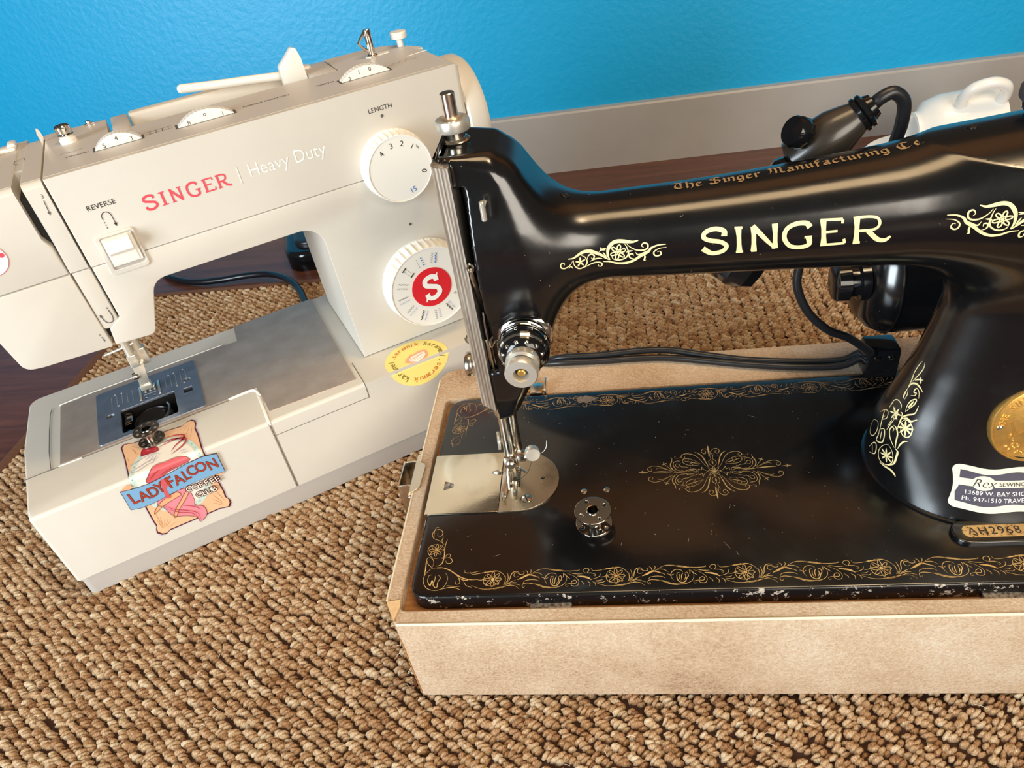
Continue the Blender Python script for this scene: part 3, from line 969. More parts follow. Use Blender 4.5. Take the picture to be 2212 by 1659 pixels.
# ------------------------------------------------------------------ wooden case the vintage machine stands in
def make_case():
    c = Thing('machine_case', 'shallow wooden case base covered in tan leatherette under the black machine', 'case', (0.06, 0.35, 0.0), world_coords=True)
    outer = roundpoly([(-.1405, .2465), (-.1330, .2325, .004), (.262, .2315, .004), (.262, .4685, .008), (-.1405, .4685, .014)], 4)
    inner = rrect(-.1318, .2530, .2410, .4296, .004)
    ring = plate([outer, inner], 0.0, 0.0762, 0.0009)
    w = part('case_wall', ring, 'leatherette', c)
    part('ledge', plate([rrect(-.1316, .2528, .2412, .4294, .003), rrect(-.1180, .240, .2540, .4160, .003)], 0.058, 0.0692, 0), 'raw_wood', c)
    part('bottom_board', rbox(-.128, .250, .2450, .458, 0.0005, 0.006, 0.001), 'raw_wood', c)
    # worn pale arris along the front and left top edges, and a torn seam at the corner
    e = [(-.1318, .2320, .0760), (0.0, .2313, .0761), (.13, .2312, .0761), (.2615, .2312, .0760)]
    part('worn_edge', tube(e, 0.0008, 6), 'label_paper', c)
    part('worn_edge', tube([(-.1405, .2480, .0760), (-.1407, .35, .0761), (-.1405, .455, .0760)], 0.0006, 6), 'label_paper', c)
    part('corner_seam', tube([(-.1322, .2338, .0770), (-.1334, .2345, .0764), (-.1338, .2350, .069), (-.1332, .2332, .055), (-.1334, .2332, .03), (-.1330, .2330, .004)], 0.00045, 5), 'raw_wood', c)
    part('corner_wood', prism([(-.1403, .2468), (-.1335, .2342), (-.1316, .2440), (-.1322, .2480)], .0762, .0768), 'pale_wood', c)
    rnd = random.Random(5)
    fray = []
    for k in range(70):
        if k < 45:
            x, y, z = -.1366 + rnd.uniform(-.003, .003), .2392 + rnd.uniform(-.006, .006), rnd.uniform(0, .074)
        else:
            x, y, z = rnd.uniform(-.13, .2), .2308, rnd.choice([0.001, 0.075])
        d = Vector((rnd.uniform(-1, .2), rnd.uniform(-1, -.1), rnd.uniform(-.8, .8))).normalized() * rnd.uniform(.001, .003)
        fray.append(tube([(x, y, z), (x + d.x, y + d.y, z + d.z)], 0.00012, 3))
    part('frayed_fibres', cat(*fray), 'label_paper', c, kind='stuff')
    for x0, x1 in ((-.0574, -.0340), (.1779, .1990)):
        part('corroded_tab', rbox(x0, x1, .2415, .2475, .0690, .0725, .0004), 'worn_tab', c, label='grey corroded metal tab on the front ledge')
    # hinge clip in the back rail
    h = part('hinge_clip', rbox(-.0672, -.0572, .4268, .4390, .0690, .0795, .0010), 'nickel', c, label='small steel hinge clip at the back rail')
    part('clip_ear', rbox(-.0705, -.0690, .4255, .4405, .0700, .0835, .0005), 'nickel', h)
    part('clip_ear', rbox(-.0555, -.0540, .4255, .4405, .0700, .0835, .0005), 'nickel', h)
    part('clip_pin', cyl((-.0700, .4330, .0765), (-.0545, .4330, .0765), .0017, 12), 'brass', h)
    # latch on the left end
    L = part('latch_plate', prism(rrect(.3290, .3705, .040, .0765, .002), -.1432, -.1412, None, YZ), 'nickel', c, label='nickel latch hooked over the left rim')
    tab = plate([roundpoly([(-.1432, .3300), (-.1432, .3610), (-.1352, .3590, .005), (-.1362, .3360, .005)])], .0765, .0777, .0003)
    part('latch_tab', tab, 'nickel', L)
    for q in ((-.1520, -.1432, .3400, .3414), (-.1520, -.1432, .3630, .3644)):
        part('latch_cheek', rbox(q[0], q[1], q[2], q[3], .050, .0755, .0004), 'nickel', L)
    part('latch_front', rbox(-.1532, -.1518, .3400, .3644, .048, .0755, .0004), 'nickel', L)
    part('latch_hook', tube([(-.1525, .352, .050), (-.1510, .352, .040), (-.1470, .352, .033), (-.1440, .352, .030)], .0022, 8), 'nickel', L)


t = NT('worn_tab')
v = t.coord()
nz = t.noise(v, 500, 5, 0.7)
t.l(t.ramp(nz.outputs[0], [(0.35, lin(70, 56, 46)), (0.5, lin(150, 144, 140)), (0.7, lin(206, 200, 194))]), t.b.inputs['Base Color'])
t.b.inputs['Roughness'].default_value = 0.5
t.b.inputs['Metallic'].default_value = 0.4
simple('mirror_plate', lin(226, 214, 192), 0.09, 1.0, rvar=0.04, vscale=60, bump=0.02, bscale=300)
make_case()


# ------------------------------------------------------------------ stroke helpers for gold ornament
def smooth2(pts, sub=5):
    return [tuple(p) for p in spline(pts, sub)]


def flat_strokes(data, org, z, mx=1, my=1, wscale=1.0, swap=False):
    gs = []
    for w, q in data:
        pts = [(org[0] + mx * q[i] * 5e-5, org[1] + my * q[i + 1] * 5e-5, z) for i in range(0, len(q), 2)]
        if len(pts) < 2:
            continue
        pts = smooth2(pts)
        gs.append(ribbon(pts, w * 0.00074 * wscale, (0, 0, 1), 0.00006))
    return gs


def flat_rosette(c, z, r, n=8, ph=0.0, w=0.0003):
    gs = [ribbon([(c[0] + 0.0006 * math.cos(a), c[1] + 0.0006 * math.sin(a), z) for a in np.linspace(0, 6.283, 9)[:-1]], 0.0009, (0, 0, 1), 0.00006, closed=True)]
    for k in range(n):
        a = ph + 2 * math.pi * k / n
        pc = (c[0] + 0.64 * r * math.cos(a), c[1] + 0.64 * r * math.sin(a))
        pts = []
        for j in range(10):
            b = 2 * math.pi * j / 10
            u, v = 0.36 * r * math.cos(b), 0.16 * r * math.sin(b)
            pts.append((pc[0] + u * math.cos(a) - v * math.sin(a), pc[1] + u * math.sin(a) + v * math.cos(a), z))
        gs.append(ribbon(pts, w, (0, 0, 1), 0.00006, closed=True))
    return gs


def body_strokes(data, sub=4, wscale=1.0, shift=None, lift=0.00022):
    gs = []
    for w, q in data:
        pts = np.array(q, float).reshape(-1, 3) * 5e-5
        if shift is not None:
            pts = shift(pts)
        if len(pts) < 2:
            continue
        pts = np.array([tuple(p) for p in spline(pts, sub)])
        P, N = on_body(pts)
        gs.append(ribbon(P.tolist(), w * 0.001 * wscale, N.tolist(), lift))
    return gs


def body_flower(c, r, n, w, kind='petal', lift=0.00022):
    c = np.array(c, float)
    c0, n0 = on_body(c[None])
    c0, n0 = c0[0], n0[0]
    ux = np.cross([0, 0, 1.0], n0); ux /= np.linalg.norm(ux)
    uy = np.cross(n0, ux)
    gs = []
    for k in range(n):
        a = 2 * math.pi * k / n + 0.3
        if kind == 'petal':
            pts = []
            for j in range(10):
                b = 2 * math.pi * j / 10
                u, v = 0.62 * r + 0.36 * r * math.cos(b), 0.20 * r * math.sin(b)
                pts.append(c0 + ux * (u * math.cos(a) - v * math.sin(a)) + uy * (u * math.sin(a) + v * math.cos(a)))
            P, N = on_body(np.array(pts))
            gs.append(ribbon(P.tolist(), w, N.tolist(), lift, closed=True))
        else:
            pts = np.array([c0 + (ux * math.cos(a) + uy * math.sin(a)) * r * s for s in (0.12, 0.4, 0.7, 1.0)])
            P, N = on_body(pts)
            gs.append(ribbon(P.tolist(), [w * 0.8, w * 1.5, w * 1.5, w * 0.2], N.tolist(), lift))
    pts = np.array([c0 + (ux * math.cos(a) + uy * math.sin(a)) * r * 0.09 for a in np.linspace(0, 6.283, 9)[:-1]])
    P, N = on_body(pts)
    gs.append(ribbon(P.tolist(), r * 0.2, N.tolist(), lift, closed=True))
    return gs


def wrap_body(g, lift=0.00025):
    P, N = on_body(np.array(g[0]), lift=lift)
    return P, g[1]


def subdivide(g, cuts):
    bm = bmesh.new()
    vs = [bm.verts.new(v) for v in np.asarray(g[0]).tolist()]
    for f in g[1]:
        try:
            bm.faces.new([vs[i] for i in f])
        except ValueError:
            pass
    bmesh.ops.triangulate(bm, faces=bm.faces[:])
    for _ in range(cuts):
        bmesh.ops.subdivide_edges(bm, edges=[e for e in bm.edges if e.calc_length() > 0.0012], cuts=1)
        bmesh.ops.triangulate(bm, faces=bm.faces[:])
    return from_bm(bm)


BLACK = {   # broad nib letter strokes: (width, paths), x-height .6
    'T': (.62, [[(.0, .86), (.15, .95), (.35, .88), (.6, .95)], [(.32, .9), (.18, .6), (.14, .25), (.3, .02), (.55, .1)], [(.42, .85), (.46, .5), (.44, .2)]]),
    'h': (.40, [[(.06, 1.0), (.06, .05), (.12, 0)], [(.06, .48), (.22, .6), (.34, .5), (.34, .1), (.26, -.15)]]),
    'e': (.32, [[(.05, .3), (.28, .42), (.24, .56), (.1, .56), (.05, .4), (.05, .15), (.15, .02), (.3, .1)]]),
    'S': (.62, [[(.55, .85), (.35, .98), (.1, .85), (.12, .62), (.42, .5), (.56, .3), (.42, .05), (.15, .02), (.0, .15)], [(.3, .9), (.3, .1)]]),
    'i': (.12, [[(.0, .56), (.06, .52), (.06, .06), (.12, .02)], [(.04, .8), (.08, .84)]]),
    'n': (.36, [[(.0, .56), (.06, .52), (.06, .04)], [(.06, .46), (.2, .58), (.3, .5), (.3, .06), (.36, .02)]]),
    'g': (.36, [[(.3, .52), (.1, .56), (.04, .36), (.06, .12), (.2, .04), (.3, .14)], [(.3, .58), (.3, -.1), (.18, -.26), (.02, -.18)]]),
    'r': (.28, [[(.0, .56), (.06, .52), (.06, .06), (.12, .02)], [(.08, .46), (.2, .6), (.28, .5)]]),
    'M': (.86, [[(.0, .8), (.12, .95), (.2, .8), (.16, .3), (.02, .05)], [(.2, .8), (.36, .95), (.44, .8), (.42, .05)], [(.44, .8), (.6, .95), (.7, .8), (.68, .15), (.82, .02)]]),
    'a': (.36, [[(.06, .52), (.2, .58), (.28, .5), (.28, .08), (.36, .02)], [(.28, .34), (.08, .3), (.04, .12), (.14, .02), (.28, .12)]]),
    'u': (.36, [[(.0, .56), (.06, .52), (.06, .14), (.16, .02), (.28, .12)], [(.24, .58), (.3, .52), (.3, .06), (.36, .02)]]),
    'f': (.28, [[(.3, .92), (.16, .96), (.1, .82), (.1, -.1)], [(.0, .56), (.26, .56)]]),
    'c': (.30, [[(.28, .52), (.14, .58), (.05, .42), (.05, .16), (.15, .02), (.3, .1)]]),
    't': (.24, [[(.08, .8), (.08, .12), (.16, .02), (.24, .08)], [(.0, .56), (.22, .56)]]),
    'C': (.62, [[(.55, .8), (.4, .96), (.14, .85), (.04, .5), (.14, .12), (.38, .0), (.58, .14)], [(.3, .9), (.26, .5), (.3, .08)]]),
    'o': (.34, [[(.06, .3), (.1, .54), (.22, .56), (.3, .34), (.26, .08), (.14, .02), (.06, .3)]]),
    '.': (.10, [[(.02, .04), (.07, .08)]]),
}


# ------------------------------------------------------------------ vintage machine
def make_vintage():
    m = Thing('vintage_sewing_machine', 'black enamelled vintage sewing machine with gold scrollwork in a wooden case', 'sewing machine', (0.06, 0.335, 0.0692), world_coords=True)
    BT = 0.080
    # bed
    g = prism(rrect(-.1268, .2470, .2465, .4236, .011, 6), 0.0694, BT,
              lambda a, b: 0.0016 if a.z > .0795 and b.z > .0795 else None, None, 3)
    V = np.array(g[0])
    mi = []
    for f in g[1]:
        p = V[list(f)]
        nn = np.cross(p[1] - p[0], p[2] - p[0])
        nn /= max(np.linalg.norm(nn), 1e-12)
        mi.append(0 if nn[2] > 0.9 else 1)
    part('bed', g, ['black_enamel', 'worn_enamel'], m, 50, matidx=mi)
    body = surface_nets(body_sdf, (-.080, .27, .076), (.258, .40, .31), 0.0015)
    Vb, _ = on_body(body[0], 2)
    part('arm_casting', (Vb, body[1]), 'black_enamel', m, 180)
    # foot of the pillar: thin flange line where it meets the bed
    fl = [(.205 + .0592 * math.cos(a), YC + .0542 * math.sin(a), BT + .0006) for a in np.linspace(0, 6.2832, 73)[:-1]]
    part('pillar_flange', tube(fl, 0.0012, 6, True), 'black_enamel', m)
    # scars in the enamel
    scar = roundpoly([(-.0315, .4165, .001), (-.0285, .4188, .001), (-.0265, .4178, .001), (-.0248, .4195, .001), (-.0215, .4180, .001), (-.0185, .4168, .001), (-.0170, .4140, .001), (-.0205, .4125, .001), (-.0240, .4102, .001), (-.0265, .4120, .001), (-.0305, .4130, .001)])
    part('enamel_chip', plate([scar], BT, BT + .00008, 0), 'chip_grey', m, 0)

    rs = random.Random(11)
    gs = []
    for x, y, a, L in ((.0560, .2740, 118, .0060), (.0600, .2690, 112, .0035), (.0100, .3020, 60, .0020), (.0480, .2920, 35, .0016), (.0600, .3040, 70, .0022), (-.0980, .2900, 15, .0030), (.0420, .3750, 20, .0028), (-.0420, .3890, 165, .0022), (.1320, .2990, 100, .0022), (-.0050, .2790, 75, .0030), (.0330, .2790, 75, .0040), (-.0800, .2740, 20, .0045), (.0900, .3840, 150, .0040), (.1120, .3300, 130, .0020)):
        q = R(a)
        gs.append(ribbon([(x, y, BT), (x + L * .5 * math.cos(q), y + L * .5 * math.sin(q) + .0001, BT), (x + L * math.cos(q), y + L * math.sin(q), BT)], .00022, (0, 0, 1), .00007))
    for k in range(60):
        x, y, r_ = rs.uniform(-.12, .14), rs.uniform(.272, .405), rs.uniform(.00012, .00034)
        if not (-.129 < x < -.04 and .305 < y < .366):
            gs.append(plate([circ(x, y, r_, 6)], BT, BT + .00006, 0))
    part('enamel_scratches', cat(*gs), 'chip_pale', m, 0, kind='stuff')
    # plates over the shuttle
    sl = rrect(-.1278, -.0803, .3085, .3622, .0006)
    notch = [(-.1180, .3290), (-.1180, .3370), (-.1120, .3345), (-.1120, .3312)]
    sp = part('slide_plate', plate([sl, notch], BT - .0004, BT + .0010, .0002), 'mirror_plate', m, label='polished slide plate at the left of the needle')
    part('thumb_notch', plate([notch], BT - .0003, BT + .0001, 0), 'worn_tab', sp, 0)
    part('release_pointer', lathe([(.0011, 0), (.0013, .001), (.0012, .004), (.0004, .0066), (0, .0070)], 10, frame((-.0800, .3432, BT + .0016), (-1, 0, 0))), 'nickel', sp)
    arc = [(-.0690 + .0268 * math.cos(a), .3352 + .0268 * math.sin(a)) for a in np.linspace(-math.pi / 2, math.pi / 2, 25)]
    npl = [(-.0799, .3084)] + arc + [(-.0799, .3620)]
    feed1 = rrect(-.0782, -.0760, .3180, .3420, .0003)
    feed2 = rrect(-.0700, -.0676, .3290, .3450, .0003)
    hole = circ(-.0528, .3362, .0014, 14)
    nhole = circ(-.0729, .3310, .0009, 10)
    shole = circ(-.0626, .3185, .0036, 20)
    npo = part('needle_plate', plate([npl, feed1, feed2, hole, nhole, shole], BT - .0004, BT + .0010, .0002), 'satin_plate', m, label='semicircular steel needle plate')
    part('plate_shadow', plate([npl], BT - .0006, BT - .0003, 0), 'slot_dark', npo, 0)
    sc = part('plate_screw', lathe([(0, 0), (.0033, 0), (.0033, .0012), (.0028, .0015), (0, .0016)], 24, frame((-.0626, .3185, BT - .0003), (0, 0, 1))), 'nickel', npo)
    part('screw_slot', mv(xf(rbox(-.0028, .0028, -.0003, .0003, 0, .0002, 0), Matrix.Rotation(R(110), 4, 'Z')), -.0626, .3185, BT + .0013), 'slot_dark', sc, 0)
    for x, y0, y1 in ((-.0771, .3185, .3410), (-.0688, .3295, .3440)):
        teeth = [rbox(x - .0007, x + .0007, y, y + .0009, BT - .0003, BT + .0014, .0002) for y in np.arange(y0, y1, .0016)]
        part('feed_dog', cat(*teeth), 'nickel', npo)

    # faceplate: fluted strip wrapping the left end
    zig = []
    for k in range(11):
        x = -.0760 + .0080 * k / 10
        zig.append((x, .3072 + (.0004 if k % 2 else 0) + .0035 * max(0, (1 - k / 2.2)) ** 2))
    poly = zig + [(-.0680, .3615), (-.0760, .3580)]
    fp = prism(poly, .1665, .3038, None)
    Vf = np.array(fp[0])
    low = Vf[:, 2] < .2
    Vf[low, 2] += (-(Vf[low, 0] + .0720) * 0.75) - (Vf[low, 1] - .3072) * 0.35
    hi_ = Vf[:, 2] > .25
    Vf[hi_, 2] += -(Vf[hi_, 0] + .0720) * 0.2
    part('faceplate', (Vf, fp[1]), 'fluted_metal', m, 25, label='fluted metal faceplate on the left end')
    # take-up lever and thread guard inside the slot
    part('take_up_lever', cat(tube([(-.0662, .317, .226), (-.0660, .311, .238), (-.0658, .306, .2485), (-.0656, .303, .2550)], [.0012, .0013, .0014, .0009], 8),
                              tube([(-.0656 + .0014 * math.cos(a), .3025, .2560 + .0022 * math.sin(a)) for a in np.linspace(0, 6.28, 12)[:-1]], .0006, 6, True)), 'nickel', m)
    part('thread_guard', prism([(.3040, .196), (.3075, .190), (.3075, .2280), (.3045, .2300), (.3025, .222)], -.0645, -.0637, None, YZ), 'nickel', m)
    part('slot_cover', rbox(-.0676, -.0640, .3125, .3140, .191, .208, .0004), 'nickel', m)
    part('casting_pin', cat(cyl((-.0545, .3085, .2860), (-.0545, .3010, .2860), .0010, 8), cyl((-.0545, .3010, .2800), (-.0545, .3010, .2895), .0013, 10, .0005)), 'light_metal', m)
    # pressure regulator on top of the head
    x, y = -.0675, .335
    rg = part('pressure_regulator', cat(lathe([(0, .3050), (.0066, .3052), (.0070, .3064), (.0062, .3072), (.0050, .3074), (.0048, .3105), (.0050, .3112)], 28, Matrix.Translation((x, y, 0))),
                                        cyl((x, y, .310), (x, y, .3278), .0034, 24, .0004)), 'nickel', m, label='knurled pressure screw on top of the head')
    part('knurled_nut', lathe([(.0050, .3106), (.0076, .3110), (.0081, .3118), (.0081, .3152), (.0076, .3162), (.0058, .3164), (.0044, .3154), (.0036, .3154)], 90, Matrix.Translation((x, y, 0)), (.3114, .3156, .03)), 'light_metal', rg)

    # tension unit on the front of the head (axis towards the front)
    F = frame((-.0455, .3085, .2120), (0, -1, 0), (1, 0, 0))
    tn = part('tension_base', lathe([(0, 0), (.0142, 0), (.0142, .0028), (.0128, .0040), (.0095, .0042), (.0095, .0060)], 40, F), 'chrome', m, label='chrome and black thread tension dial')
    part('tension_disc', lathe([(.004, .0060), (.0112, .0064), (.0126, .0058), (.0126, .0062), (.0112, .0072), (.004, .0072)], 40, F), 'chrome', tn)
    part('tension_disc', lathe([(.004, .0074), (.0112, .0074), (.0128, .0084), (.0128, .0088), (.0112, .0082), (.004, .0086)], 40, F), 'chrome', tn)
    part('number_dial', lathe([(.008, .0090), (.0125, .0092), (.0130, .0100), (.0130, .0150), (.0122, .0160), (.0120, .0164)], 48, F), 'black_bakelite', tn)
    part('dial_ring', lathe([(.0118, .0160), (.0124, .0163), (.0118, .0174), (.0105, .0176)], 48, F), 'chrome', tn)
    part('spring_cone', lathe([(.0118, .0172), (.0110, .0190), (.0090, .0212), (.0072, .0218)], 40, F), 'black_bakelite', tn)
    for k in range(12):
        a = 2 * math.pi * k / 12 + .2
        p = F @ Vector((.0100 * math.cos(a), .0100 * math.sin(a), .0203))
        part('cone_stud', lathe([(.0011, -.0004), (.0011, .0004), (.0006, .0008), (0, .0009)], 10, frame(p, F.to_3x3() @ Vector((math.cos(a), math.sin(a), .9)))), 'chrome', tn)
    for k, n in enumerate('0123456789'):
        a = 2 * math.pi * k / 10 + .5
        p = F @ Vector((.01315 * math.cos(a), .01315 * math.sin(a), .0125))
        nz_ = F.to_3x3() @ Vector((math.cos(a), math.sin(a), 0))
        tx = F.to_3x3() @ Vector((-math.sin(a), math.cos(a), 0))
        part('dial_figure', text(n, .0042, frame(p, nz_, tx)), 'print_white', tn, 0)
    part('thumb_nut', lathe([(.0060, .0205), (.0080, .0210), (.0084, .0225), (.0084, .0262), (.0072, .0275), (.0072, .0285), (.0081, .0292), (.0081, .0330), (.0075, .0338), (.0040, .0340), (.0036, .0330), (.0034, .0290), (0, .0288)], 44, F), 'light_metal', tn)
    part('nut_bore_shade', lathe([(0, .0292), (.0034, .0292), (.0034, .0296), (0, .0296)], 24, F), 'cavity_dark', tn)  # dark disc standing in for the shade down the bore
    part('nut_stud', lathe([(0, .0294), (.0020, .0294), (.0020, .0320), (.0014, .0326), (0, .0326)], 20, F), 'brass', tn)
    part('nut_groove', lathe([(.0073, .0276), (.0074, .0277), (.0074, .0283), (.0073, .0284)], 40, F), 'slot_dark', tn)
    ring = [F @ Vector((.0134 * math.cos(a), .0134 * math.sin(a), .0092 + .0008 * math.sin(a))) for a in np.linspace(2.6, 2.6 + 5.9, 40)]
    loopend = [F @ Vector(q) for q in ((-.0150, .0060, .0080), (-.0172, .0030, .0085), (-.0165, .0005, .0095), (-.0140, .0045, .0100))]
    part('check_spring', tube(spline([tuple(p) for p in loopend + ring[2:]], 3), .0005, 6), 'chrome', tn)
    # faceplate thumb screw seen past the left edge
    part('faceplate_screw', cat(lathe([(.0020, 0), (.0020, .002), (.0064, .0022), (.0068, .0030), (.0068, .0052), (.0062, .0060), (0, .0062)], 60, frame((-.0760, .3200, .1880), (-1, 0, 0)), (.0028, .0054, .04))), 'nickel', m)
    part('thread_eyelet', tube([(-.0775 + .0024 * math.cos(a), .322, .2030 + .0024 * math.sin(a)) for a in np.linspace(0, 6.28, 16)[:-1]], .0008, 6, True), 'nickel', m)

    # needle bar, presser bar and foot
    nb = part('needle_bar', cat(cyl((-.0700, .331, .162), (-.0700, .331, .1035), .0034, 24, .0004), cyl((-.0700, .331, .162), (-.0700, .331, .1415), .0044, 24, .0006)), 'nickel', m, label='bright needle bar under the head')
    cl = part('needle_clamp', cat(rbox(-.0742, -.0655, .3262, .3345, .1005, .1095, .0012), cyl((-.0700, .3262, .1048), (-.0700, .3235, .1045), .0032, 20, .0008)), 'nickel', nb)
    part('clamp_arm', cat(cyl((-.0660, .3300, .1060), (-.0585, .3285, .1090), .0022, 16), rbox(-.0655, -.0602, .3268, .3325, .1045, .1105, .0006)), 'nickel', cl)
    part('clamp_screw', lathe([(.0018, -.0020), (.0044, 0), (.0046, .0010), (.0046, .0045), (.0042, .0052), (0, .0053)], 36, frame((-.0560, .3300, .1110), (.25, -.95, .18))), 'light_metal', cl)
    part('needle', tube([(-.0722, .3300, .1020), (-.0724, .3300, .0920), (-.0728, .3308, .0830), (-.0729, .3310, .0812)], [.0009, .0008, .0006, .0002], 8), 'chrome', nb)
    pb = part('presser_bar', cyl((-.0672, .3435, .160), (-.0672, .3435, .0960), .0032, 20, .0004), 'nickel', m)
    part('presser_screw', cat(cyl((-.0705, .3440, .1080), (-.0770, .3440, .1085), .0020, 12), lathe([(.0040, 0), (.0058, .0006), (.0060, .0014), (.0058, .0024), (0, .0026)], 30, frame((-.0768, .3440, .1085), (-1, -.15, .05)))), 'light_metal', pb)
    part('foot_shank', cat(rbox(-.0735, -.0665, .3390, .3465, .0945, .1060, .0010), rbox(-.0745, -.0690, .3340, .3420, .0845, .0960, .0010)), 'nickel', pb)
    part('foot_sole', prism(roundpoly([(-.0795, .3225, .0008), (-.0757, .3190, .0006), (-.0742, .3300), (-.0722, .3300), (-.0710, .3205, .0006), (-.0690, .3230, .0008), (-.0695, .3420, .001), (-.0790, .3420, .001)]), .0814, .0828, lambda a, b: .0003 if a.z > .082 and b.z > .082 else None), 'nickel', pb)
    part('foot_toe', cat(tube([(-.0776, .3225, .0824), (-.0774, .3195, .0832), (-.0772, .3178, .0846)], .0012, 8), tube([(-.0700, .3235, .0824), (-.0700, .3210, .0832)], .0010, 8)), 'nickel', pb)
    part('foot_guide', cat(tube([(-.0730, .332, .100), (-.0738, .328, .094), (-.0735, .323, .0855)], .0008, 6), tube([(-.0690, .331, .101), (-.0640, .327, .0985), (-.0608, .3250, .0975)], .0007, 6)), 'chrome', pb)
    thr = spline([(-.0555, .3290, .1095), (-.0590, .3240, .1000), (-.0655, .3230, .0940), (-.0710, .3280, .0880), (-.0728, .3305, .0836)], 6)
    part('thread', tube(thr, .00016, 4), 'slot_dark', m, label='short dark thread through the needle')
    part('thread_tail', tube(spline([(-.0545, .3290, .1110), (-.0505, .3280, .1105), (-.0470, .3290, .1135), (-.0458, .3300, .1190)], 6), .00018, 4), 'print_white', m)
    # oil caps
    for p in ((-.0195, .3325, .2741), (.1620, .3390, .2870)):
        P, N = on_body(np.array([p]))
        part('oil_hole', lathe([(.0022, -.0006), (.0022, .0004), (.0014, .0007), (0, .0002)], 16, frame(P[0], N[0])), 'slot_dark', m)
    for p in ((-.0261, .3231), (-.0119, .3234)):
        part('bed_screw', lathe([(.0020, 0), (.0020, .0005), (.0014, .0008), (0, .0008)], 16, Matrix.Translation((p[0], p[1], BT))), 'nickel', m)

    # serial number pad
    x0, yc_ = .1765, .2778
    pad = roundpoly([(x0 - .0035, yc_ - .0075, .0074), (.248, yc_ - .0075, .002), (.248, yc_ + .0085, .002), (x0 - .0035, yc_ + .0085, .0074)], 8)
    sp = part('serial_pad', prism(pad, BT - .001, BT + .0032, lambda a, b: .0010 if a.z > BT + .003 and b.z > BT + .003 else None), 'black_enamel', m)
    rec = roundpoly([(x0 + .0015, yc_ - .0040, .0040), (.245, yc_ - .0040, .001), (.245, yc_ + .0042, .001), (x0 + .0015, yc_ + .0042, .0040)], 8)
    part('serial_face', plate([rec], BT + .0032, BT + .0034, 0), 'stamped_plate', sp, 0, label='gold serial plate stamped AH2968')
    part('serial_number', text('AH2968', .0072, Matrix.Translation((.1806, .2778, BT + .00352)), 'LEFT', spacing=1.12), 'print_black', sp, 0)

    # brass badge on the pillar
    P, N = on_body(np.array([(.2112, .300, .1372)]))
    bf = frame(P[0] + N[0] * .0002, (N[0][0] * .2, N[0][1], N[0][2]), (1, 0, 0))
    bd = part('brass_badge', lathe([(0, -.002), (.0224, -.002), (.0224, .0006), (.0218, .0014), (.0208, .0014), (.0202, .0007), (.0196, .0009), (0, .0011)], 64, bf), 'brass', m, label='round brass maker badge on the pillar')
    letters = []
    for k, ch in enumerate('THE SINGER MANFG.CO.'):
        a = R(178 - 9.4 * k)
        letters.append(text(ch, .0046, bf @ Matrix.Translation((.0166 * math.cos(a), .0166 * math.sin(a), .0012)) @ Matrix.Rotation(a - math.pi / 2, 4, 'Z'), extrude=.0003))
    part('badge_lettering', cat(*letters), 'brass', bd, 0)
    sS = [(.0032, .0085), (.0004, .0108), (-.0040, .0095), (-.0052, .0060), (-.0020, .0028), (.0028, -.0006), (.0046, -.0045), (.0020, -.0085), (-.0030, -.0082)]
    emb = [tube([bf @ Vector((a, b, .0012)) for a, b in [tuple(q)[:2] for q in spline([(p[0], p[1], 0) for p in sS], 5)]], .0008, 6)]
    emb.append(tube([bf @ Vector(p) for p in ((-.0125, -.0070, .0012), (.0125, .0062, .0012))], .0006, 6))
    emb.append(tube([bf @ Vector(p) for p in ((-.0150, .0010, .0012), (-.0125, .0028, .0012), (-.0110, -.0010, .0012), (-.0095, -.0050, .0012))], .0005, 6))
    rr = random.Random(2)
    for k in range(26):
        a = R(200 + rr.uniform(0, 60))
        q = rr.uniform(.0125, .0180)
        c = bf @ Vector((q * math.cos(a), q * math.sin(a), .0010))
        emb.append(lathe([(.0007, 0), (.0005, .0004), (0, .0006)], 8, frame(c, bf.to_3x3() @ Vector((0, 0, 1)))))
    part('badge_emblem', cat(*emb), 'brass', bd)
    part('badge_rivet', lathe([(.0017, 0), (.0015, .0008), (.0008, .0013), (0, .0014)], 16, bf @ Matrix.Translation((-.0176, -.0002, .0010))), 'nickel', bd)
    part('badge_rivet', lathe([(.0017, 0), (.0015, .0008), (.0008, .0013), (0, .0014)], 16, bf @ Matrix.Translation((.0176, .0002, .0010))), 'nickel', bd)

    # dealer label under the badge: outline drawn in (x, z) and wrapped onto the pillar
    def wavy(off):
        xa, xb, za, zb = .1768 + off, .2330 - off, .0866 + off, .1120 - off
        rc, n = .0034, 26
        bot = [(xa + rc + (xb - xa - rc) * k / n, za + .0007 * (math.cos(k / n * 4 * math.pi) - 1)) for k in range(n + 1)]
        top_ = [(xb - (xb - xa - rc) * k / n, zb + .0007 * (math.cos((1 - k / n) * 4 * math.pi) - 1)) for k in range(n + 1)]
        c1 = [(xa + rc - rc * math.sin(a), zb - rc + rc * math.cos(a)) for a in np.linspace(0, math.pi / 2, 6)[1:]]
        side = [(xa + .0011 * math.sin(math.pi * u), zb - rc - (zb - za - 2 * rc) * u) for u in np.linspace(0, 1, 8)[1:-1]]
        c2 = [(xa + rc - rc * math.cos(a), za + rc - rc * math.sin(a)) for a in np.linspace(0, math.pi / 2, 6)[:-1]]
        return bot + top_ + c1 + side + c2

    def label_sheet(loops, lift):
        g = plate(loops, 0, 0, 0)
        g = subdivide(g, 5)
        V = np.array([(p[0], 0.2905 + (p[1] - .087) * .28 + max(0, .205 - p[0]) ** 2 * 8.0, p[1]) for p in g[0]])
        return wrap_body((V, g[1]), lift)

    lb = part('dealer_label', label_sheet([wavy(0)], .00022), 'label_paper', m, label='cream and navy dealer label with wavy border')
    n_ = 24
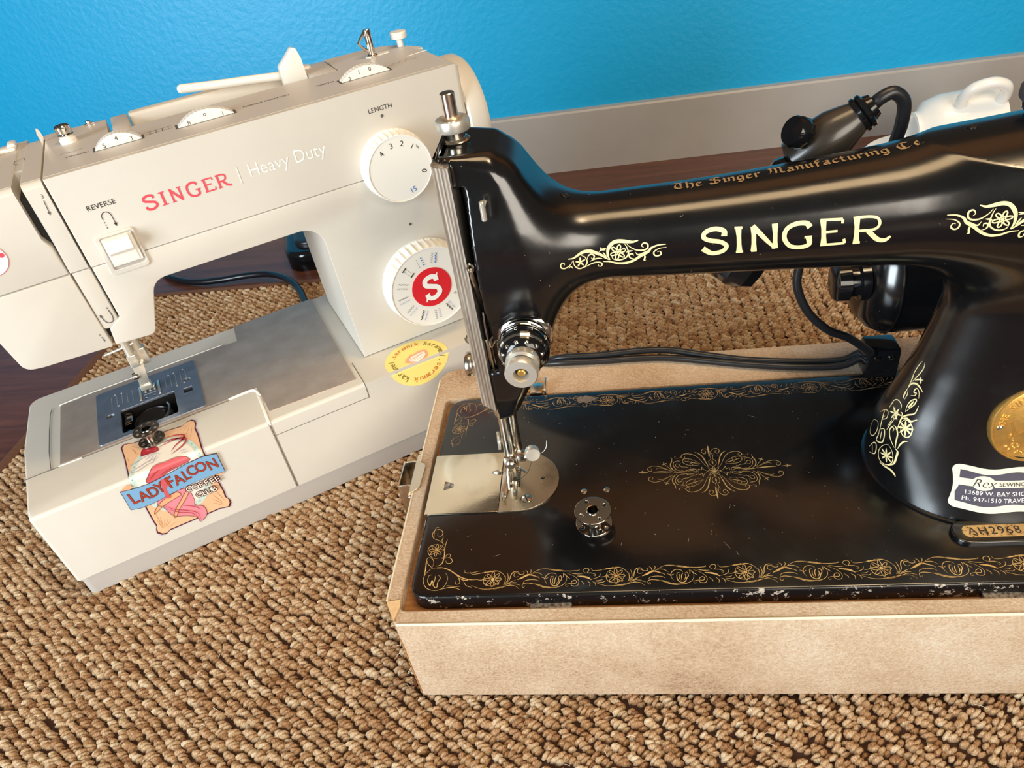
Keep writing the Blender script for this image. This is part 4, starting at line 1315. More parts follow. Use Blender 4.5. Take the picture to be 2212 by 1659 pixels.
    upf = [(.1802 + .0500 * k / n_, .1044) for k in range(n_ + 1)] + [(.2302 - .0500 * k / n_, .1082 + .0009 * math.cos((1 - k / n_) * 4 * math.pi)) for k in range(n_ + 1)]
    lof = [(.1795 + .0500 * k / n_, .0898 + .0009 * math.cos(k / n_ * 4 * math.pi)) for k in range(n_ + 1)] + [(.2302, .1002), (.1803, .1002), (.1800, .0985), (.1790, .0960)]
    part('label_field', label_sheet([upf], .00030), 'label_navy', lb)
    part('label_field', label_sheet([lof], .00030), 'label_navy', lb)
    part('label_oval', label_sheet([circ(.1908, .1024, .0054, 28, .0042)], .00036), 'label_paper', lb)

    def label_text(s, size, x_, z_, mat, sh=0.0, align='LEFT', sx=1.0, off=0.0):
        g = text(s, size, None, align, shear=sh, sx=sx, offset=off)
        V = np.array([(x_ + p[0], 0.0, z_ + p[1]) for p in g[0]])
        V = np.array([(p[0], 0.2905 + (p[2] - .087) * .28 + max(0, .205 - p[0]) ** 2 * 8.0, p[2]) for p in V])
        part('label_print', wrap_body((V, g[1]), .00046), mat, lb, 0)
    label_text('Rex', .0066, .1908, .1022, 'print_black', 0.35, 'CENTER', off=-.00006)
    label_text('SEWING', .0033, .1978, .1021, 'print_black')
    label_text('13689 W. BAY SHOR', .0034, .1826, .0966, 'print_white', sx=.98)
    label_text('Ph. 947-1510 TRAVER', .0034, .1820, .0929, 'print_white', sx=.96)

    # gold ornament
    z = BT
    fr = []
    for k in range(-1, 4):
        org = (ROSETTE0[0] + k * PERIOD, ROSETTE0[1])
        sel = [(w, q) for w, q in BORDER if not (k == -1 and min(q[::2]) < -400)]
        if k == 3:
            sel = [(w, q) for w, q in BORDER if max(q[::2]) < 500]
        fr += flat_strokes(sel, org, z)
        fr += flat_rosette(org, z, .0052)
    part('front_border', cat(*fr), 'gold_decal', m, 0, label='gold scroll border along the front of the bed')
    bk = []
    for k in range(-1, 4):
        org = (ROSETTE0[0] + k * PERIOD, 2 * YC - ROSETTE0[1])
        sel = [(w, q) for w, q in BORDER if not (k == -1 and min(q[::2]) < -400)]
        if k == 3:
            sel = [(w, q) for w, q in BORDER if max(q[::2]) < 500]
        bk += flat_strokes(sel, org, z, 1, -1)
        bk += flat_rosette(org, z, .0052)
    part('back_border', cat(*bk), 'faded_gold', m, 0, label='faded gold scroll border along the back of the bed')
    cr = (ROSETTE0[0] + CORNER_ROSETTE[0] * 5e-5, ROSETTE0[1] + CORNER_ROSETTE[1] * 5e-5)
    part('corner_scroll', cat(*(flat_strokes(CORNER, ROSETTE0, z) + flat_rosette(cr, z, .0046))), 'gold_decal', m, 0)
    o2 = (ROSETTE0[0], 2 * YC - ROSETTE0[1])
    part('corner_scroll', cat(*(flat_strokes(CORNER, o2, z, 1, -1) + flat_rosette((cr[0], 2 * YC - cr[1]), z, .0046))), 'faded_gold', m, 0)
    md = []
    for sx in (1, -1):
        for sy in (1, -1):
            md += flat_strokes(MEDAL_Q, MEDC, z, sx, sy, .9)
        md += flat_strokes(MEDAL_X, MEDC, z, sx, 1, .9)
    for sy in (1, -1):
        md += flat_strokes(MEDAL_Y, MEDC, z, 1, sy, .9)
    md += flat_rosette(MEDC, z, .0042)
    part('centre_medallion', cat(*md), 'gold_decal', m, 0, label='gold diamond shaped ornament in the middle of the bed')
    # arm: name and scrolls
    nm = []
    for w, q in NAME:
        pts = np.array(q, float).reshape(-1, 3) * 5e-5
        pts = np.array([tuple(p) for p in spline(pts, 6)]) if len(pts) > 4 else np.array([tuple(p) for p in spline(pts, 3)])
        P, N = on_body(pts)
        k = len(P)
        ww = {1: .0020, 2: .0012, 3: .0022}[w]
        if w == 1:
            ww = [ww * (1 + 0.35 * abs(2 * i / (k - 1) - 1) ** 4) for i in range(k)]
        elif w == 3:
            ww = [ww * (1 - 0.55 * (i / (k - 1)) ** 3) for i in range(k)]
        else:
            ww = [ww] * k
        nm.append(ribbon(P.tolist(), ww, N.tolist(), .00026 + .00001 * len(nm)))
    part('name_lettering', cat(*nm), 'pale_gold', m, 0, label='gold SINGER lettering on the arm')
    fl = [np.array(p) * 5e-5 for p in SCROLL_FLOWERS]
    sc = body_strokes(SCROLL, 4, .78)
    sc += body_flower(fl[0], .0026, 5, .0006, 'ray') + body_flower(fl[1], .0038, 6, .0006)
    part('arm_scroll', cat(*sc), 'pale_gold', m, 0, label='gold scroll at the head end of the arm')
    Xm = 0.5 * (fl[1][0] + .1668)

    def mirror(p):
        p = p.copy()
        p[:, 0] = 2 * Xm - p[:, 0]
        p[:, 2] += .0040
        p[:, 1] -= .002
        return p
    sc = body_strokes(SCROLL, 4, .78, mirror)
    sc += body_flower(mirror(fl[0][None])[0], .0026, 5, .0006, 'ray') + body_flower(mirror(fl[1][None])[0], .0038, 6, .0006)
    part('arm_scroll', cat(*sc), 'pale_gold', m, 0, label='gold scroll at the pillar end of the arm')
    ps = body_strokes(PILLAR, 4, .92)
    st = [np.array(p) * 5e-5 for p in PILLAR_STARS]
    ps += body_flower(st[0], .0046, 8, .0007, 'ray') + body_flower(st[1], .0046, 8, .0007, 'ray') + body_flower(st[2], .0040, 6, .0006, 'ray')
    part('pillar_scroll', cat(*ps), 'pale_gold', m, 0, label='gold floral spray on the pillar')
    # maker line on top of the arm, black-letter strokes drawn with a slanted broad nib
    gs, xx = [], 0.0
    nib = Vector((.055, .075))
    for ch in 'The Singer Manufacturing Co.':
        if ch == ' ':
            xx += .30
            continue
        wd, paths = BLACK[ch]
        for p in paths:
            q = [tuple(s)[:2] for s in spline([(a_, b_, 0) for a_, b_ in p], 4)] if len(p) > 2 else p
            V, F_ = [], []
            for a_, b_ in q:
                V += [(xx + a_ + nib.x, b_ + nib.y, 0), (xx + a_ - nib.x, b_ - nib.y, 0)]
            F_ = [(2 * k, 2 * k + 1, 2 * k + 3, 2 * k + 2) for k in range(len(q) - 1)]
            gs.append((np.array(V), F_))
        xx += wd + .12
    g = cat(*gs)
    V = np.array(g[0])
    V2 = np.stack([.0312 + V[:, 0] * (.1100 / xx), .3322 + V[:, 1] * .0075, np.zeros(len(V))], 1)
    V2[:, 2] = .274 + np.clip(V2[:, 0] - .03, 0, 1) * .11
    part('maker_lettering', wrap_body((V2, g[1]), .0003), 'faded_gold', m, 0, label='faded gold black letter maker line on top of the arm')

    # lamp behind the arm
    a = Vector((.1025, .3800, .2620)); b = Vector((.1275, .3800, .2800)); ax = (b - a).normalized()
    lm = part('lamp_body', lathe([(.006, -.008), (.0115, -.006), (.0128, .002), (.0130, .010), (.0122, .018), (.0098, .025), (.0078, .030)], 36, frame(a, ax)), 'dull_bakelite', m, label='dark machine lamp behind the arm')
    part('lamp_collar', cat(lathe([(.0070, 0), (.0092, .0006), (.0094, .0022), (.0080, .0030), (.0090, .0036), (.0090, .0052), (.0070, .0062), (.0058, .0090)], 36, frame(a + ax * .029, ax))), 'black_bakelite', lm)
    kd = Vector((-.80, -.35, .45)).normalized()
    kc = Vector((.1015, .3740, .2745))
    part('lamp_switch', lathe([(.0040, -.004), (.0040, .002), (.0074, .0025), (.0080, .0040), (.0080, .0090), (.0070, .0110), (0, .0116)], 22, frame(kc, kd), (.0024, .0095, .07)), 'black_bakelite', lm)
    sh0 = Vector((.1000, .3760, .2580)); sh1 = Vector((.0660, .3735, .2015))
    part('lamp_shade', lathe([(.010, 0), (.0135, .004), (.0150, .03), (.0165, .058), (.0155, .066), (.0100, .0705), (0, .072)], 10, frame(sh0, sh1 - sh0)), 'black_bakelite', lm, 30)
    part('lamp_bracket', rbox(.098, .112, .358, .378, .238, .262, .003), 'black_enamel', lm)
    cp = a + ax * .036
    part('lamp_cord', tube(spline([tuple(cp), (.1360, .3800, .2870), (.1420, .3810, .2885), (.1478, .3820, .2830), (.1490, .3830, .2720), (.1480, .3850, .2520), (.1600, .3920, .2300)], 8), .0033, 12), 'black_rubber', lm)
    # motor on the back of the pillar
    mo = part('motor_body', lathe([(0, .150), (.018, .150), (.030, .1535), (.0375, .160), (.0400, .1665), (.0404, .1680), (.0410, .1682), (.0410, .2480), (.035, .255), (0, .256)], 48, frame((0, .4230, .1650), (1, 0, 0), (0, 1, 0))), 'black_enamel', m, label='black round motor behind the pillar')
    part('brush_cap', lathe([(.0100, .1335), (.0118, .1350), (.0120, .1420), (.0098, .1430), (.0098, .1470), (.0125, .1480), (.0125, .1530)], 32, frame((0, .4040, .1690), (1, 0, 0), (0, 1, 0))), 'black_bakelite', mo)
    part('motor_rim', tube([(.1675, .4230 + .0408 * math.cos(q), .1650 + .0408 * math.sin(q)) for q in np.linspace(0, 6.2832, 49)[:-1]], .0008, 6, True), 'black_enamel', mo)
    tb = part('terminal_block', rbox(.1690, .1900, .4180, .4380, .0790, .1030, .002), 'black_bakelite', m, label='black plug block behind the pillar')
    for x_ in (.1745, .1835):
        part('terminal_screw', lathe([(.0018, 0), (.0018, .001), (0, .0014)], 14, frame((x_, .418, .097), (0, -1, 0))), 'chrome', tb)
    # spool rest with felt at the right end of the arm
    P, N = on_body(np.array([(.1965, .345, .292)]))
    part('spool_felt', lathe([(0, .000), (.0125, .000), (.0140, .0015), (.0140, .0050), (.0125, .0068), (0, .0070)], 40, frame(P[0] + N[0] * .004, (-.05, -.1, 1))), 'felt', m, 60, label='fuzzy dark felt pad at the right end of the arm')
    part('spool_seat', lathe([(.006, -.006), (.0125, .001), (.0130, .004), (.0128, .0055)], 32, frame(P[0], (-.05, -.1, 1))), 'black_bakelite', m)
    part('winder_screw', lathe([(.0030, 0), (.0030, .0016), (.0018, .0024), (0, .0024)], 20, frame(on_body(np.array([(.1905, .3200, .285)]))[0][0], (-.2, -.8, .5))), 'brass', m)


simple('chip_pale', lin(150, 142, 134), 0.6)
simple('chip_grey', lin(112, 100, 92), 0.5, var=0.3, vscale=500)
make_vintage()


# ------------------------------------------------------------------ bobbins
def make_bobbin(name, label, loc, r, h, nholes, hr, hd, mat, rot=0.0, tilt=(0, 0)):
    b = Thing(name, label, 'bobbin', loc, group='metal bobbins')
    b.o.rotation_euler = (tilt[0], tilt[1], rot)
    holes = [circ(hd * math.cos(2 * math.pi * k / nholes), hd * math.sin(2 * math.pi * k / nholes), hr, 14) for k in range(nholes)]
    out = circ(0, 0, r, 48)
    ch = circ(0, 0, .0031, 24)
    part('flange', plate([out, ch] + holes, h - .0009, h, .0002), mat, b)
    part('flange', plate([out, ch] + holes, 0, .0009, .0002), mat, b)
    core = lathe([(.0042, .0005), (.0040, .002), (.0040, h - .002), (.0042, h - .0005)], 28)
    part('core', (core[0], [f for f in core[1] if len(f) == 4]), mat, b)
    inner = lathe([(.0031, .0002), (.0031, h + .0005), (.0037, h + .0006), (.0040, h - .0002)], 28)
    part('bore_lip', (inner[0], [f for f in inner[1] if len(f) == 4]), mat, b)


make_bobbin('bobbin', 'shiny metal bobbin standing on the black bed', (-.0203, .2968, .0800), .0109, .0115, 4, .0013, .0078, 'chrome', .5)


# ------------------------------------------------------------------ loose cords
def cord(name, pts, r, mat, label, n=10, sub=8):
    return single(name, tube(spline(pts, sub), r, n), mat, label, 'cord', 180, origin=None)


cord('power_cord', [(.1780, .4400, .0900), (.1700, .4410, .0850), (.1580, .4400, .0806), (.1300, .4430, .0796), (.0958, .4490, .0798), (.0667, .4570, .0810), (.0400, .4640, .0830), (.0173, .4660, .0830), (-.0150, .4660, .0815), (-.0480, .4680, .0800), (-.0600, .4745, .0660), (-.0660, .4820, .0350), (-.0680, .4900, .0040)], .0026, 'black_rubber', 'upper of two black cords lying along the back rail of the case')
cord('power_cord', [(.1780, .4360, .0900), (.1690, .4350, .0850), (.1564, .4340, .0802), (.1286, .4370, .0794), (.0950, .4440, .0794), (.0662, .4520, .0794), (.0396, .4590, .0794), (.0171, .4612, .0794), (-.0150, .4612, .0794), (-.0480, .4625, .0795), (-.0680, .4715, .0700), (-.0760, .4780, .0350), (-.0780, .4850, .0040)], .0026, 'black_rubber', 'lower of two black cords lying along the back rail of the case')
cord('lamp_lead', [(.1200, .4000, .2300), (.1160, .4090, .1900), (.1139, .4100, .1707), (.1168, .4100, .1570), (.1245, .4100, .1423), (.1374, .4110, .1285), (.1531, .4150, .1178), (.1720, .4190, .1000)], .0028, 'black_rubber', 'black lead looping down in front of the motor to the plug block')


# ------------------------------------------------------------------ modern machine (local frame: x along the arm, y to the back)
WANG = R(31.5)
FY = 0.035          # front face of head and column
TZ = 0.289          # top of the arm
BZ = 0.087          # top of the free arm table


def FM(x, z, y=FY - .0002):
    return Matrix(((1, 0, 0, x), (0, 0, -1, y), (0, 1, 0, z), (0, 0, 0, 1)))


def TM(x, y, z=TZ + .0002):
    return Matrix.Translation((x, y, z))


RC = 0.003


def wrap_uv(u, v, lift=0.0):
    """sheet lying over the front top edge of the table: v>0 on top, v<0 on the front"""
    L = RC * math.pi / 2
    if v >= L / 2:
        return (u, RC + v - L / 2, BZ + lift)
    if v <= -L / 2:
        return (u, -lift, BZ - RC + (v + L / 2))
    a = (v + L / 2) / L * math.pi / 2
    return (u, RC - (RC + lift) * math.cos(a), BZ - RC + (RC + lift) * math.sin(a))


def uv_norm(v):
    L = RC * math.pi / 2
    a = min(max((v + L / 2) / L, 0), 1) * math.pi / 2
    return (0, -math.cos(a), math.sin(a))


def uv_sheet(loops, lift):
    g = plate(loops, 0, 0, 0)
    bm = bmesh.new()
    vs = [bm.verts.new(v) for v in np.asarray(g[0]).tolist()]
    for f in g[1]:
        try:
            bm.faces.new([vs[i] for i in f])
        except ValueError:
            pass
    L = RC * math.pi / 2
    for k in range(7):
        vv = -L / 2 + L * k / 6
        bmesh.ops.bisect_plane(bm, geom=bm.verts[:] + bm.edges[:] + bm.faces[:], plane_co=(0, vv, 0), plane_no=(0, 1, 0))
    g = from_bm(bm)
    return np.array([wrap_uv(p[0], p[1], lift) for p in g[0]]), g[1]


def uv_ribbon(pts, w, lift, sub=4, taper=True):
    p = [tuple(q)[:2] for q in spline([(a, b, 0) for a, b in pts], sub)]
    return ribbon([wrap_uv(a, b, lift) for a, b in p], w, [uv_norm(b) for a, b in p], 0.0, taper)


def uv_text(ch, u, v, size, ang, lift, offset=0.0, sx=1.0):
    g = text(ch, size, Matrix.Translation((u, v, 0)) @ Matrix.Rotation(ang, 4, 'Z'), offset=offset, sx=sx)
    return np.array([wrap_uv(p[0], p[1], lift) for p in g[0]]), g[1]


GLY = {
    'S': [(.17, [(.60, .74), (.57, .93), (.36, 1.0), (.10, .90), (.08, .68), (.34, .55), (.60, .42), (.64, .18), (.38, .0), (.12, .06), (.05, .26)])],
    'I': [(.17, [(.16, 0), (.16, 1)]), (.09, [(0, .04), (.32, .04)]), (.09, [(0, .96), (.32, .96)])],
    'N': [(.14, [(.12, 0), (.12, 1)]), (.17, [(.08, .98), (.72, .02)]), (.13, [(.70, 0), (.70, 1)]), (.08, [(0, .04), (.26, .04)]), (.08, [(.56, .96), (.84, .96)])],
    'G': [(.16, [(.74, .78), (.64, .96), (.40, 1.0), (.12, .84), (.06, .48), (.16, .14), (.44, .0), (.72, .10), (.74, .42)]), (.09, [(.56, .44), (.88, .44)])],
    'E': [(.16, [(.12, 0), (.12, 1)]), (.11, [(0, .95), (.62, .95)]), (.10, [(.12, .52), (.50, .52)]), (.11, [(0, .05), (.66, .05)]), (.08, [(.62, .95), (.62, .76)]), (.08, [(.66, .05), (.66, .25)])],
    'R': [(.16, [(.12, 0), (.12, 1)]), (.12, [(0, .95), (.42, .95), (.62, .84), (.60, .60), (.40, .48), (.14, .48)]), (.16, [(.36, .48), (.60, .12), (.86, .02)]), (.08, [(0, .04), (.26, .04)])],
}


def glyph(ch, x, z, h, w, y, fat=1.0):
    gs = []
    for k, (sw, pts) in enumerate(GLY[ch]):
        p = [(x + a * w, y - .00001 * k, z + b * h) for a, b in pts]
        if len(p) > 4:
            p = [tuple(q) for q in spline(p, 5)]
        gs.append(ribbon(p, sw * h * fat, (0, -1, 0), 0, False))
    return gs


def flute_dial(name, parent, cx, cz, r, y1, n, rf):
    """knurled round dial with flat face, axis to the front"""
    V, F = [], []
    prof = [(r * 1.02, FY), (r * 1.02, FY - .002), (r, FY - .003), (r * .985, y1 + .002), (rf + .0006, y1 + .0002), (rf, y1), (rf - .0003, y1 + .0005)]
    N = n * 4
    for i, (rr, y) in enumerate(prof):
        for k in range(N):
            a = 2 * math.pi * k / N
            q = rr
            if i in (2, 3):
                q = rr * (1 - .045 * (k % 4) / 3)
            V.append((cx + q * math.cos(a), y, cz + q * math.sin(a)))
    for i in range(len(prof) - 1):
        for k in range(N):
            j = (k + 1) % N
            F.append((i * N + k, (i + 1) * N + k, (i + 1) * N + j, i * N + j))
    F.append(tuple((len(prof) - 1) * N + k for k in range(N)))
    return part(name, (np.array(V), F), 'white_plastic', parent, 22)


def arrow_fill(p0, p1, w, mk):
    return mk


def make_modern():
    m = Thing('modern_sewing_machine', 'cream plastic household sewing machine with stitch dials and stickers', 'sewing machine', (-.4085, .3133, 0), WANG)
    CP = 'cream_plastic'
    # ---- base
    plan = roundpoly([(-.0015, 0, .006), (.3870, 0, .010), (.3870, .166, .02), (-.0055, .166, .010), (-.0075, .09, .05)], 5)
    inset = roundpoly([(.0005, .0012, .006), (.3855, .0012, .010), (.3845, .163, .02), (-.002, .163, .010), (-.004, .09, .05)], 5)
    part('base_skirt', prism(inset, 0.0, .0175, lambda a, b: .0008 if a.z > .017 and b.z > .017 else None), 'skirt_grey', m)
    body = roundpoly([(-.0015, .0020, .006), (.3868, .0020, .010), (.3868, .166, .02), (-.0055, .166, .010), (-.0075, .09, .05)], 5)
    cav = rrect(.0660, .1105, .0585, .0935, .002)
    part('base_shell', plate([body, cav], .0178, BZ - .0005, .0016), CP, m, 35)
    part('hook_well', plate([rrect(.064, .1125, .0565, .0955, .002)], .045, .047, 0), 'cavity_dark', m, 0)
    wl = plate([rrect(.0655, .1110, .0580, .0940, .002), rrect(.0662, .1103, .0587, .0933, .002)], .046, BZ - .001, 0)
    part('hook_well_wall', wl, 'cavity_dark', m, 0)
    # front door with rounded upper edge
    prof = [(0, .0185), (0, BZ - RC)] + [(RC - RC * math.cos(a), BZ - RC + RC * math.sin(a)) for a in np.linspace(0, math.pi / 2, 7)[1:]] + [(.0495, BZ), (.0495, BZ - .003), (.004, BZ - .003), (.004, .0185)]
    g = prism(prof, -.0012, .1690, lambda a, b: .0035 if a.z < -.001 and b.z < -.001 and a.x < .049 and b.x < .049 and (a.x < .0039 or a.y > BZ - .0025) and (b.x < .0039 or b.y > BZ - .0025) else None, YZ)
    part('front_door', g, CP, m, 35)
    part('door_lip', rbox(.1690, .1712, .0005, .0525, BZ - .004, BZ + .0007, .0006), 'white_plastic', m)
    part('door_lip', tube(spline([(.148, .0512, BZ + .0001), (.160, .0515, BZ + .0002), (.1665, .0512, BZ + .0002), (.1698, .0478, BZ + .0002), (.1712, .040, BZ + .0002)], 4), .0011, 6), 'white_plastic', m)
    # right of the door: lower panel and the rounded edge of the table
    panel = [(.1712, .0185), (.3870, .0185), (.3870, BZ), (.2478, BZ), (.2478, .0733), (.1712, .0733)]
    g = prism(panel, 0.0, .036, lambda a, b: (RC if a.z < .001 and b.z < .001 and a.y > BZ - .001 and b.y > BZ - .001 else (.007 if a.x > .386 and b.x > .386 and a.z < .001 and b.z < .001 else None)), XZ)
    part('front_panel', g, CP, m, 35)
    prof2 = [(0, .0739), (0, BZ - RC)] + prof[2:8] + [(.030, BZ), (.030, .0739)]
    part('table_edge', prism(prof2, .1714, .2472, None, YZ), CP, m, 35)
    for q in ([(.1712, .0003, .0736), (.2474, .0003, .0736)], [(.2475, -.0001, .0736), (.2475, -.0001, BZ - RC), (.2475, .0009, BZ - .0008), (.2475, .003, BZ + .0001), (.2475, .0345, BZ + .0001)], [(.1701, .0002, .019), (.1701, .0002, BZ - RC)],
              [(.0138, .0490, BZ + .0001), (.0120, .075, BZ + .0001), (.0118, .105, BZ + .0001), (.0122, .1300, BZ + .0001), (.0135, .1380, BZ + .0001)], [(-.006, .0498, BZ + .0001), (.02, .0498, BZ + .0001), (.1480, .0498, BZ + .0001)]):
        part('panel_seam', tube(q, .00028, 5), 'print_grey', m)
    # steel covering of the table
    metal = roundpoly([(.0202, .0515, .001), (.1490, .0515, .0005), (.1500, .0530, .0005), (.1670, .0530, .002), (.1718, .0470, .003), (.1735, .0135, .001), (.2435, .0100, .001), (.2462, .1650, .001), (.1715, .1650, .001), (.1700, .1360, .002), (.1580, .1375, .0005), (.1570, .1390, .0005), (.0360, .1390, .0005), (.0355, .1377, .0005), (.0202, .1377, .001)], 3)
    part('table_plate', plate([metal, rrect(.0500, .1290, .0552, .1295, .002)], BZ - .001, BZ + .0006, .0002), 'brushed_steel', m, label='brushed steel plate covering the sewing table')
    for q in ([(.0190, .1390, BZ), (.0350, .1402, BZ), (.1570, .1402, BZ)], [(.0190, .0502, BZ), (.0360, .0500, BZ)]):
        part('table_rim', tube(q, .0007, 5), 'white_plastic', m)
    # needle plate
    npo = rrect(.0487, .1306, .0540, .1310, .003)
    hookhole = rrect(.0667, .1098, .0592, .0928, .002)
    holes = [hookhole, circ(.0590, .0905, .0034, 16, .0024), circ(.1218, .1030, .0034, 16, .0024), rrect(.1170, .1240, .0830, .0905, .0006)]
    for x in (.0838, .0990):
        holes.append(rrect(x - .0012, x + .0012, .0960, .1190, .0008))
    for x in (.0880, .0917, .0954):
        holes.append(rrect(x - .0014, x + .0014, .1055, .1160, .0008))
    holes += [rrect(.0860, .0960, .1015, .1030, .0006), circ(.0875, .0972, .0013, 12), circ(.0945, .0972, .0013, 12)]
    npt = part('needle_plate', plate([npo] + holes, BZ - .0004, BZ + .0014, .0003), 'plate_steel', m, label='blue grey steel needle plate with feed slots')
    part('feed_pit', rbox(.0800, .1030, .0955, .1200, BZ - .002, BZ - .0003, 0), 'cavity_dark', npt, 0)
    part('feed_pit', rbox(.1165, .1245, .0825, .0910, BZ - .002, BZ - .0003, 0), 'cavity_dark', npt, 0)
    for x in (.0838, .0990, .0880, .0917, .0954):
        y0, y1 = (.0965, .1185) if x in (.0838, .0990) else (.1062, .1152)
        part('feed_dog', rbox(x - .0009, x + .0009, y0, y1, BZ - .001, BZ + .0019, .0003), 'light_metal', npt)
    marks = []
    for k in range(5):
        for sx in (1, -1):
            x = .0912 + sx * (.0135 + k * .0042)
            marks.append(rbox(x - .0002, x + .0002, .1010, .1180, BZ + .00135, BZ + .00148, 0))
    part('plate_marks', cat(*marks), 'light_metal', npt, 0)
    for c, x, y in (('5', .1080, .1200), ('4', .1120, .1205), ('6', .1200, .1210), ('5', .1130, .0985), ('8', .1190, .0990), ('8', .0660, .1010), ('4', .0690, .1190), ('5', .0640, .1195)):
        part('plate_figure', text(c, .0032, TM(x, y, BZ + .0015)), 'print_white', npt, 0)
    for x, y in ((.0590, .0905), (.1218, .1030)):
        part('plate_screw', lathe([(.0030, 0), (.0030, .0010), (.0024, .0014), (0, .0014)], 18, Matrix.Translation((x, y, BZ - .0006)) @ Matrix.Diagonal((1, .72, 1, 1))), 'nickel', npt)
    hk = part('hook_race', lathe([(.0165, 0), (.0165, .004), (.0150, .0052), (.0138, .0040), (.0120, .0030), (0, .0020)], 40, frame((.0885, .0745, .0755), (0, -.20, 1))), 'hook_black', m, label='dark rotary hook in its opening')
    part('bobbin_case', lathe([(.0118, 0), (.0118, .006), (.0106, .0070), (.0040, .0055), (0, .0055)], 36, frame((.0885, .0735, .0765), (0, -.28, 1))), 'black_bakelite', hk)
    part('hook_latch', tube(spline([(.0960, .0620, .0845), (.1015, .0680, .0855), (.1035, .0760, .0858), (.1020, .0840, .0855)], 4), .0010, 8), 'bobbin_metal', hk)
    part('hook_lever', cat(rbox(.0672, .0725, .0760, .0905, .0825, .0840, .0005), tube([(.0685, .0770, .0848), (.0735, .0775, .0848), (.0735, .0890, .0848), (.0695, .0900, .0848)], .0008, 6), rbox(.0680, .0720, .0620, .0670, .0825, .0845, .0005), cyl((.0740, .0615, .083), (.0740, .0615, .0862), .0015, 10)), 'bobbin_metal', hk)

    # ---- upper shells; gaps between the pieces are the thread slots
    y0, y1 = FY, .147

    def shell(name, poly, ya=y0, yb=y1, big=.0040, right=False, mat=CP, seg=3):
        def bev(a, b):
            front = a.z < ya + 1e-5 and b.z < ya + 1e-5
            if front and a.y > TZ - 1e-4 and b.y > TZ - 1e-4:
                return big
            if right and a.x > .385 and b.x > .385 and (front or (a.y > TZ - 1e-4 and b.y > TZ - 1e-4)):
                return .0042
            if front:
                return .0007
            return None
        return part(name, prism(poly, ya, yb, bev, XZ, seg), mat, m, 35)
    sm = .2290
    up = shell('arm_cover', [(.1086, sm + .0003), (.3868, sm + .0003), (.3868, TZ), (.1086, TZ)], y0, .106, .0040, True)
    shell('arm_cover_rear', [(.1086, sm + .0003), (.1497, sm + .0003), (.1497, TZ), (.1086, TZ)], .106, .1475, 0.0007)
    rr = roundpoly([(.3180, .106), (.3868, .106), (.3868, .112, .03), (.3700, .150, .035), (.3180, .1505)], 6)
    part('arm_cover_rear', prism(rr, sm, TZ, lambda a, b: .0015 if a.z > TZ - .001 and b.z > TZ - .001 and a.y > .107 and b.y > .107 else None), CP, m, 35)
    part('handle_pivot', rbox(.1527, .1648, .0990, .1475, .262, TZ + .0006, .0015), 'shaded_top_plastic', m)
    part('recess_floor', rbox(.1640, .3180, .106, .150, .255, .2735, .0005), CP, m)
    part('recess_floor', rbox(.1497, .1660, .099, .147, .240, .268, .0005), 'cavity_dark', m, 0)
    part('carry_handle', prism(roundpoly([(.1655, .1380, .003), (.3050, .1380, .003), (.3050, .1490, .003), (.1655, .1490, .003)]), .272, .2905, lambda a, b: .002 if a.z > .29 and b.z > .29 else None), CP, m, 35)
    part('rear_plate', rbox(.296, .3172, .108, .150, .270, TZ - .0002, .0010), 'shaded_top_plastic', m)
    C = [(.3868, .0875), (.3868, sm - .0003), (.1088, sm - .0003), (.1092, .1905, .001), (.1000, .1840, .001), (.0985, .1718, .0012), (.1248, .1700, .005), (.1392, .2077, .012), (.2572, .2074, .015), (.2592, .0875)]
    shell('arm_lower', roundpoly(C, 5), y0, y1)
    shell('head_tongue', roundpoly([(.0963, sm - .0003), (.0965, .1865), (.0978, .1850, .0008), (.1035, .1842, .004), (.1076, .1890, .004), (.1075, sm - .0003)], 4), y0 + .0008, .12)
    shell('head_tongue', [(.0958, sm + .0003), (.0962, .2500), (.0958, TZ), (.1073, TZ), (.1073, sm + .0003)], y0, .1365)
    shell('head_cover', roundpoly([(.0953, sm - .0003), (.0968, .1715, .0015), (.0520, .1738, .010), (.0415, .1755, .010), (.0360, .2150), (.0330, sm - .0003)], 5), y0, y1)
    shell('head_cover', [(.0950, sm + .0003), (.0945, .2490), (.0912, .2555), (.0908, TZ), (.0200, TZ), (.0300, sm + .0003)], y0, y1)
    part('slot_bridge', rbox(.0900, .0965, .0715, y1, .27, TZ - .0002, 0), 'shaded_top_plastic', m, 0)
    part('slot_bridge', rbox(.1060, .1095, .1365, y1, .26, TZ - .0002, 0), 'shaded_top_plastic', m, 0)
    part('slot_shade_block', rbox(.085, .118, .042, .135, .176, .280, 0), 'cavity_dark', m, 0)  # dark block painting the shade inside the thread slots
    # weaker light on the top painted as grey: a thin textured skin
    part('top_shade_skin', plate([roundpoly([(.1092, .0400), (.3805, .0400, .006), (.3805, .1050), (.1092, .1050)])], TZ - .0005, TZ + .00015, 0), 'shaded_top_plastic', m, 0)
    part('top_shade_skin', plate([[(.1092, .1050), (.1492, .1050), (.1492, .1465), (.1092, .1465)]], TZ - .0005, TZ + .00015, 0), 'shaded_top_plastic', m, 0)
    part('top_shade_skin', plate([roundpoly([(.3185, .1050), (.3805, .1050), (.3805, .1180, .03), (.3680, .1480, .03), (.3185, .1490)], 5)], TZ - .0005, TZ + .00015, 0), 'shaded_top_plastic', m, 0)
    part('top_shade_skin', plate([[(.0220, .0400), (.0903, .0400), (.0903, .1465), (.0220, .1465)]], TZ - .0005, TZ + .00015, 0), 'shaded_top_plastic', m, 0)
    part('top_shade_skin', plate([[(.0962, .0400), (.1070, .0400), (.1070, .1360), (.0962, .1360)]], TZ - .0005, TZ + .00015, 0), 'shaded_top_plastic', m, 0)
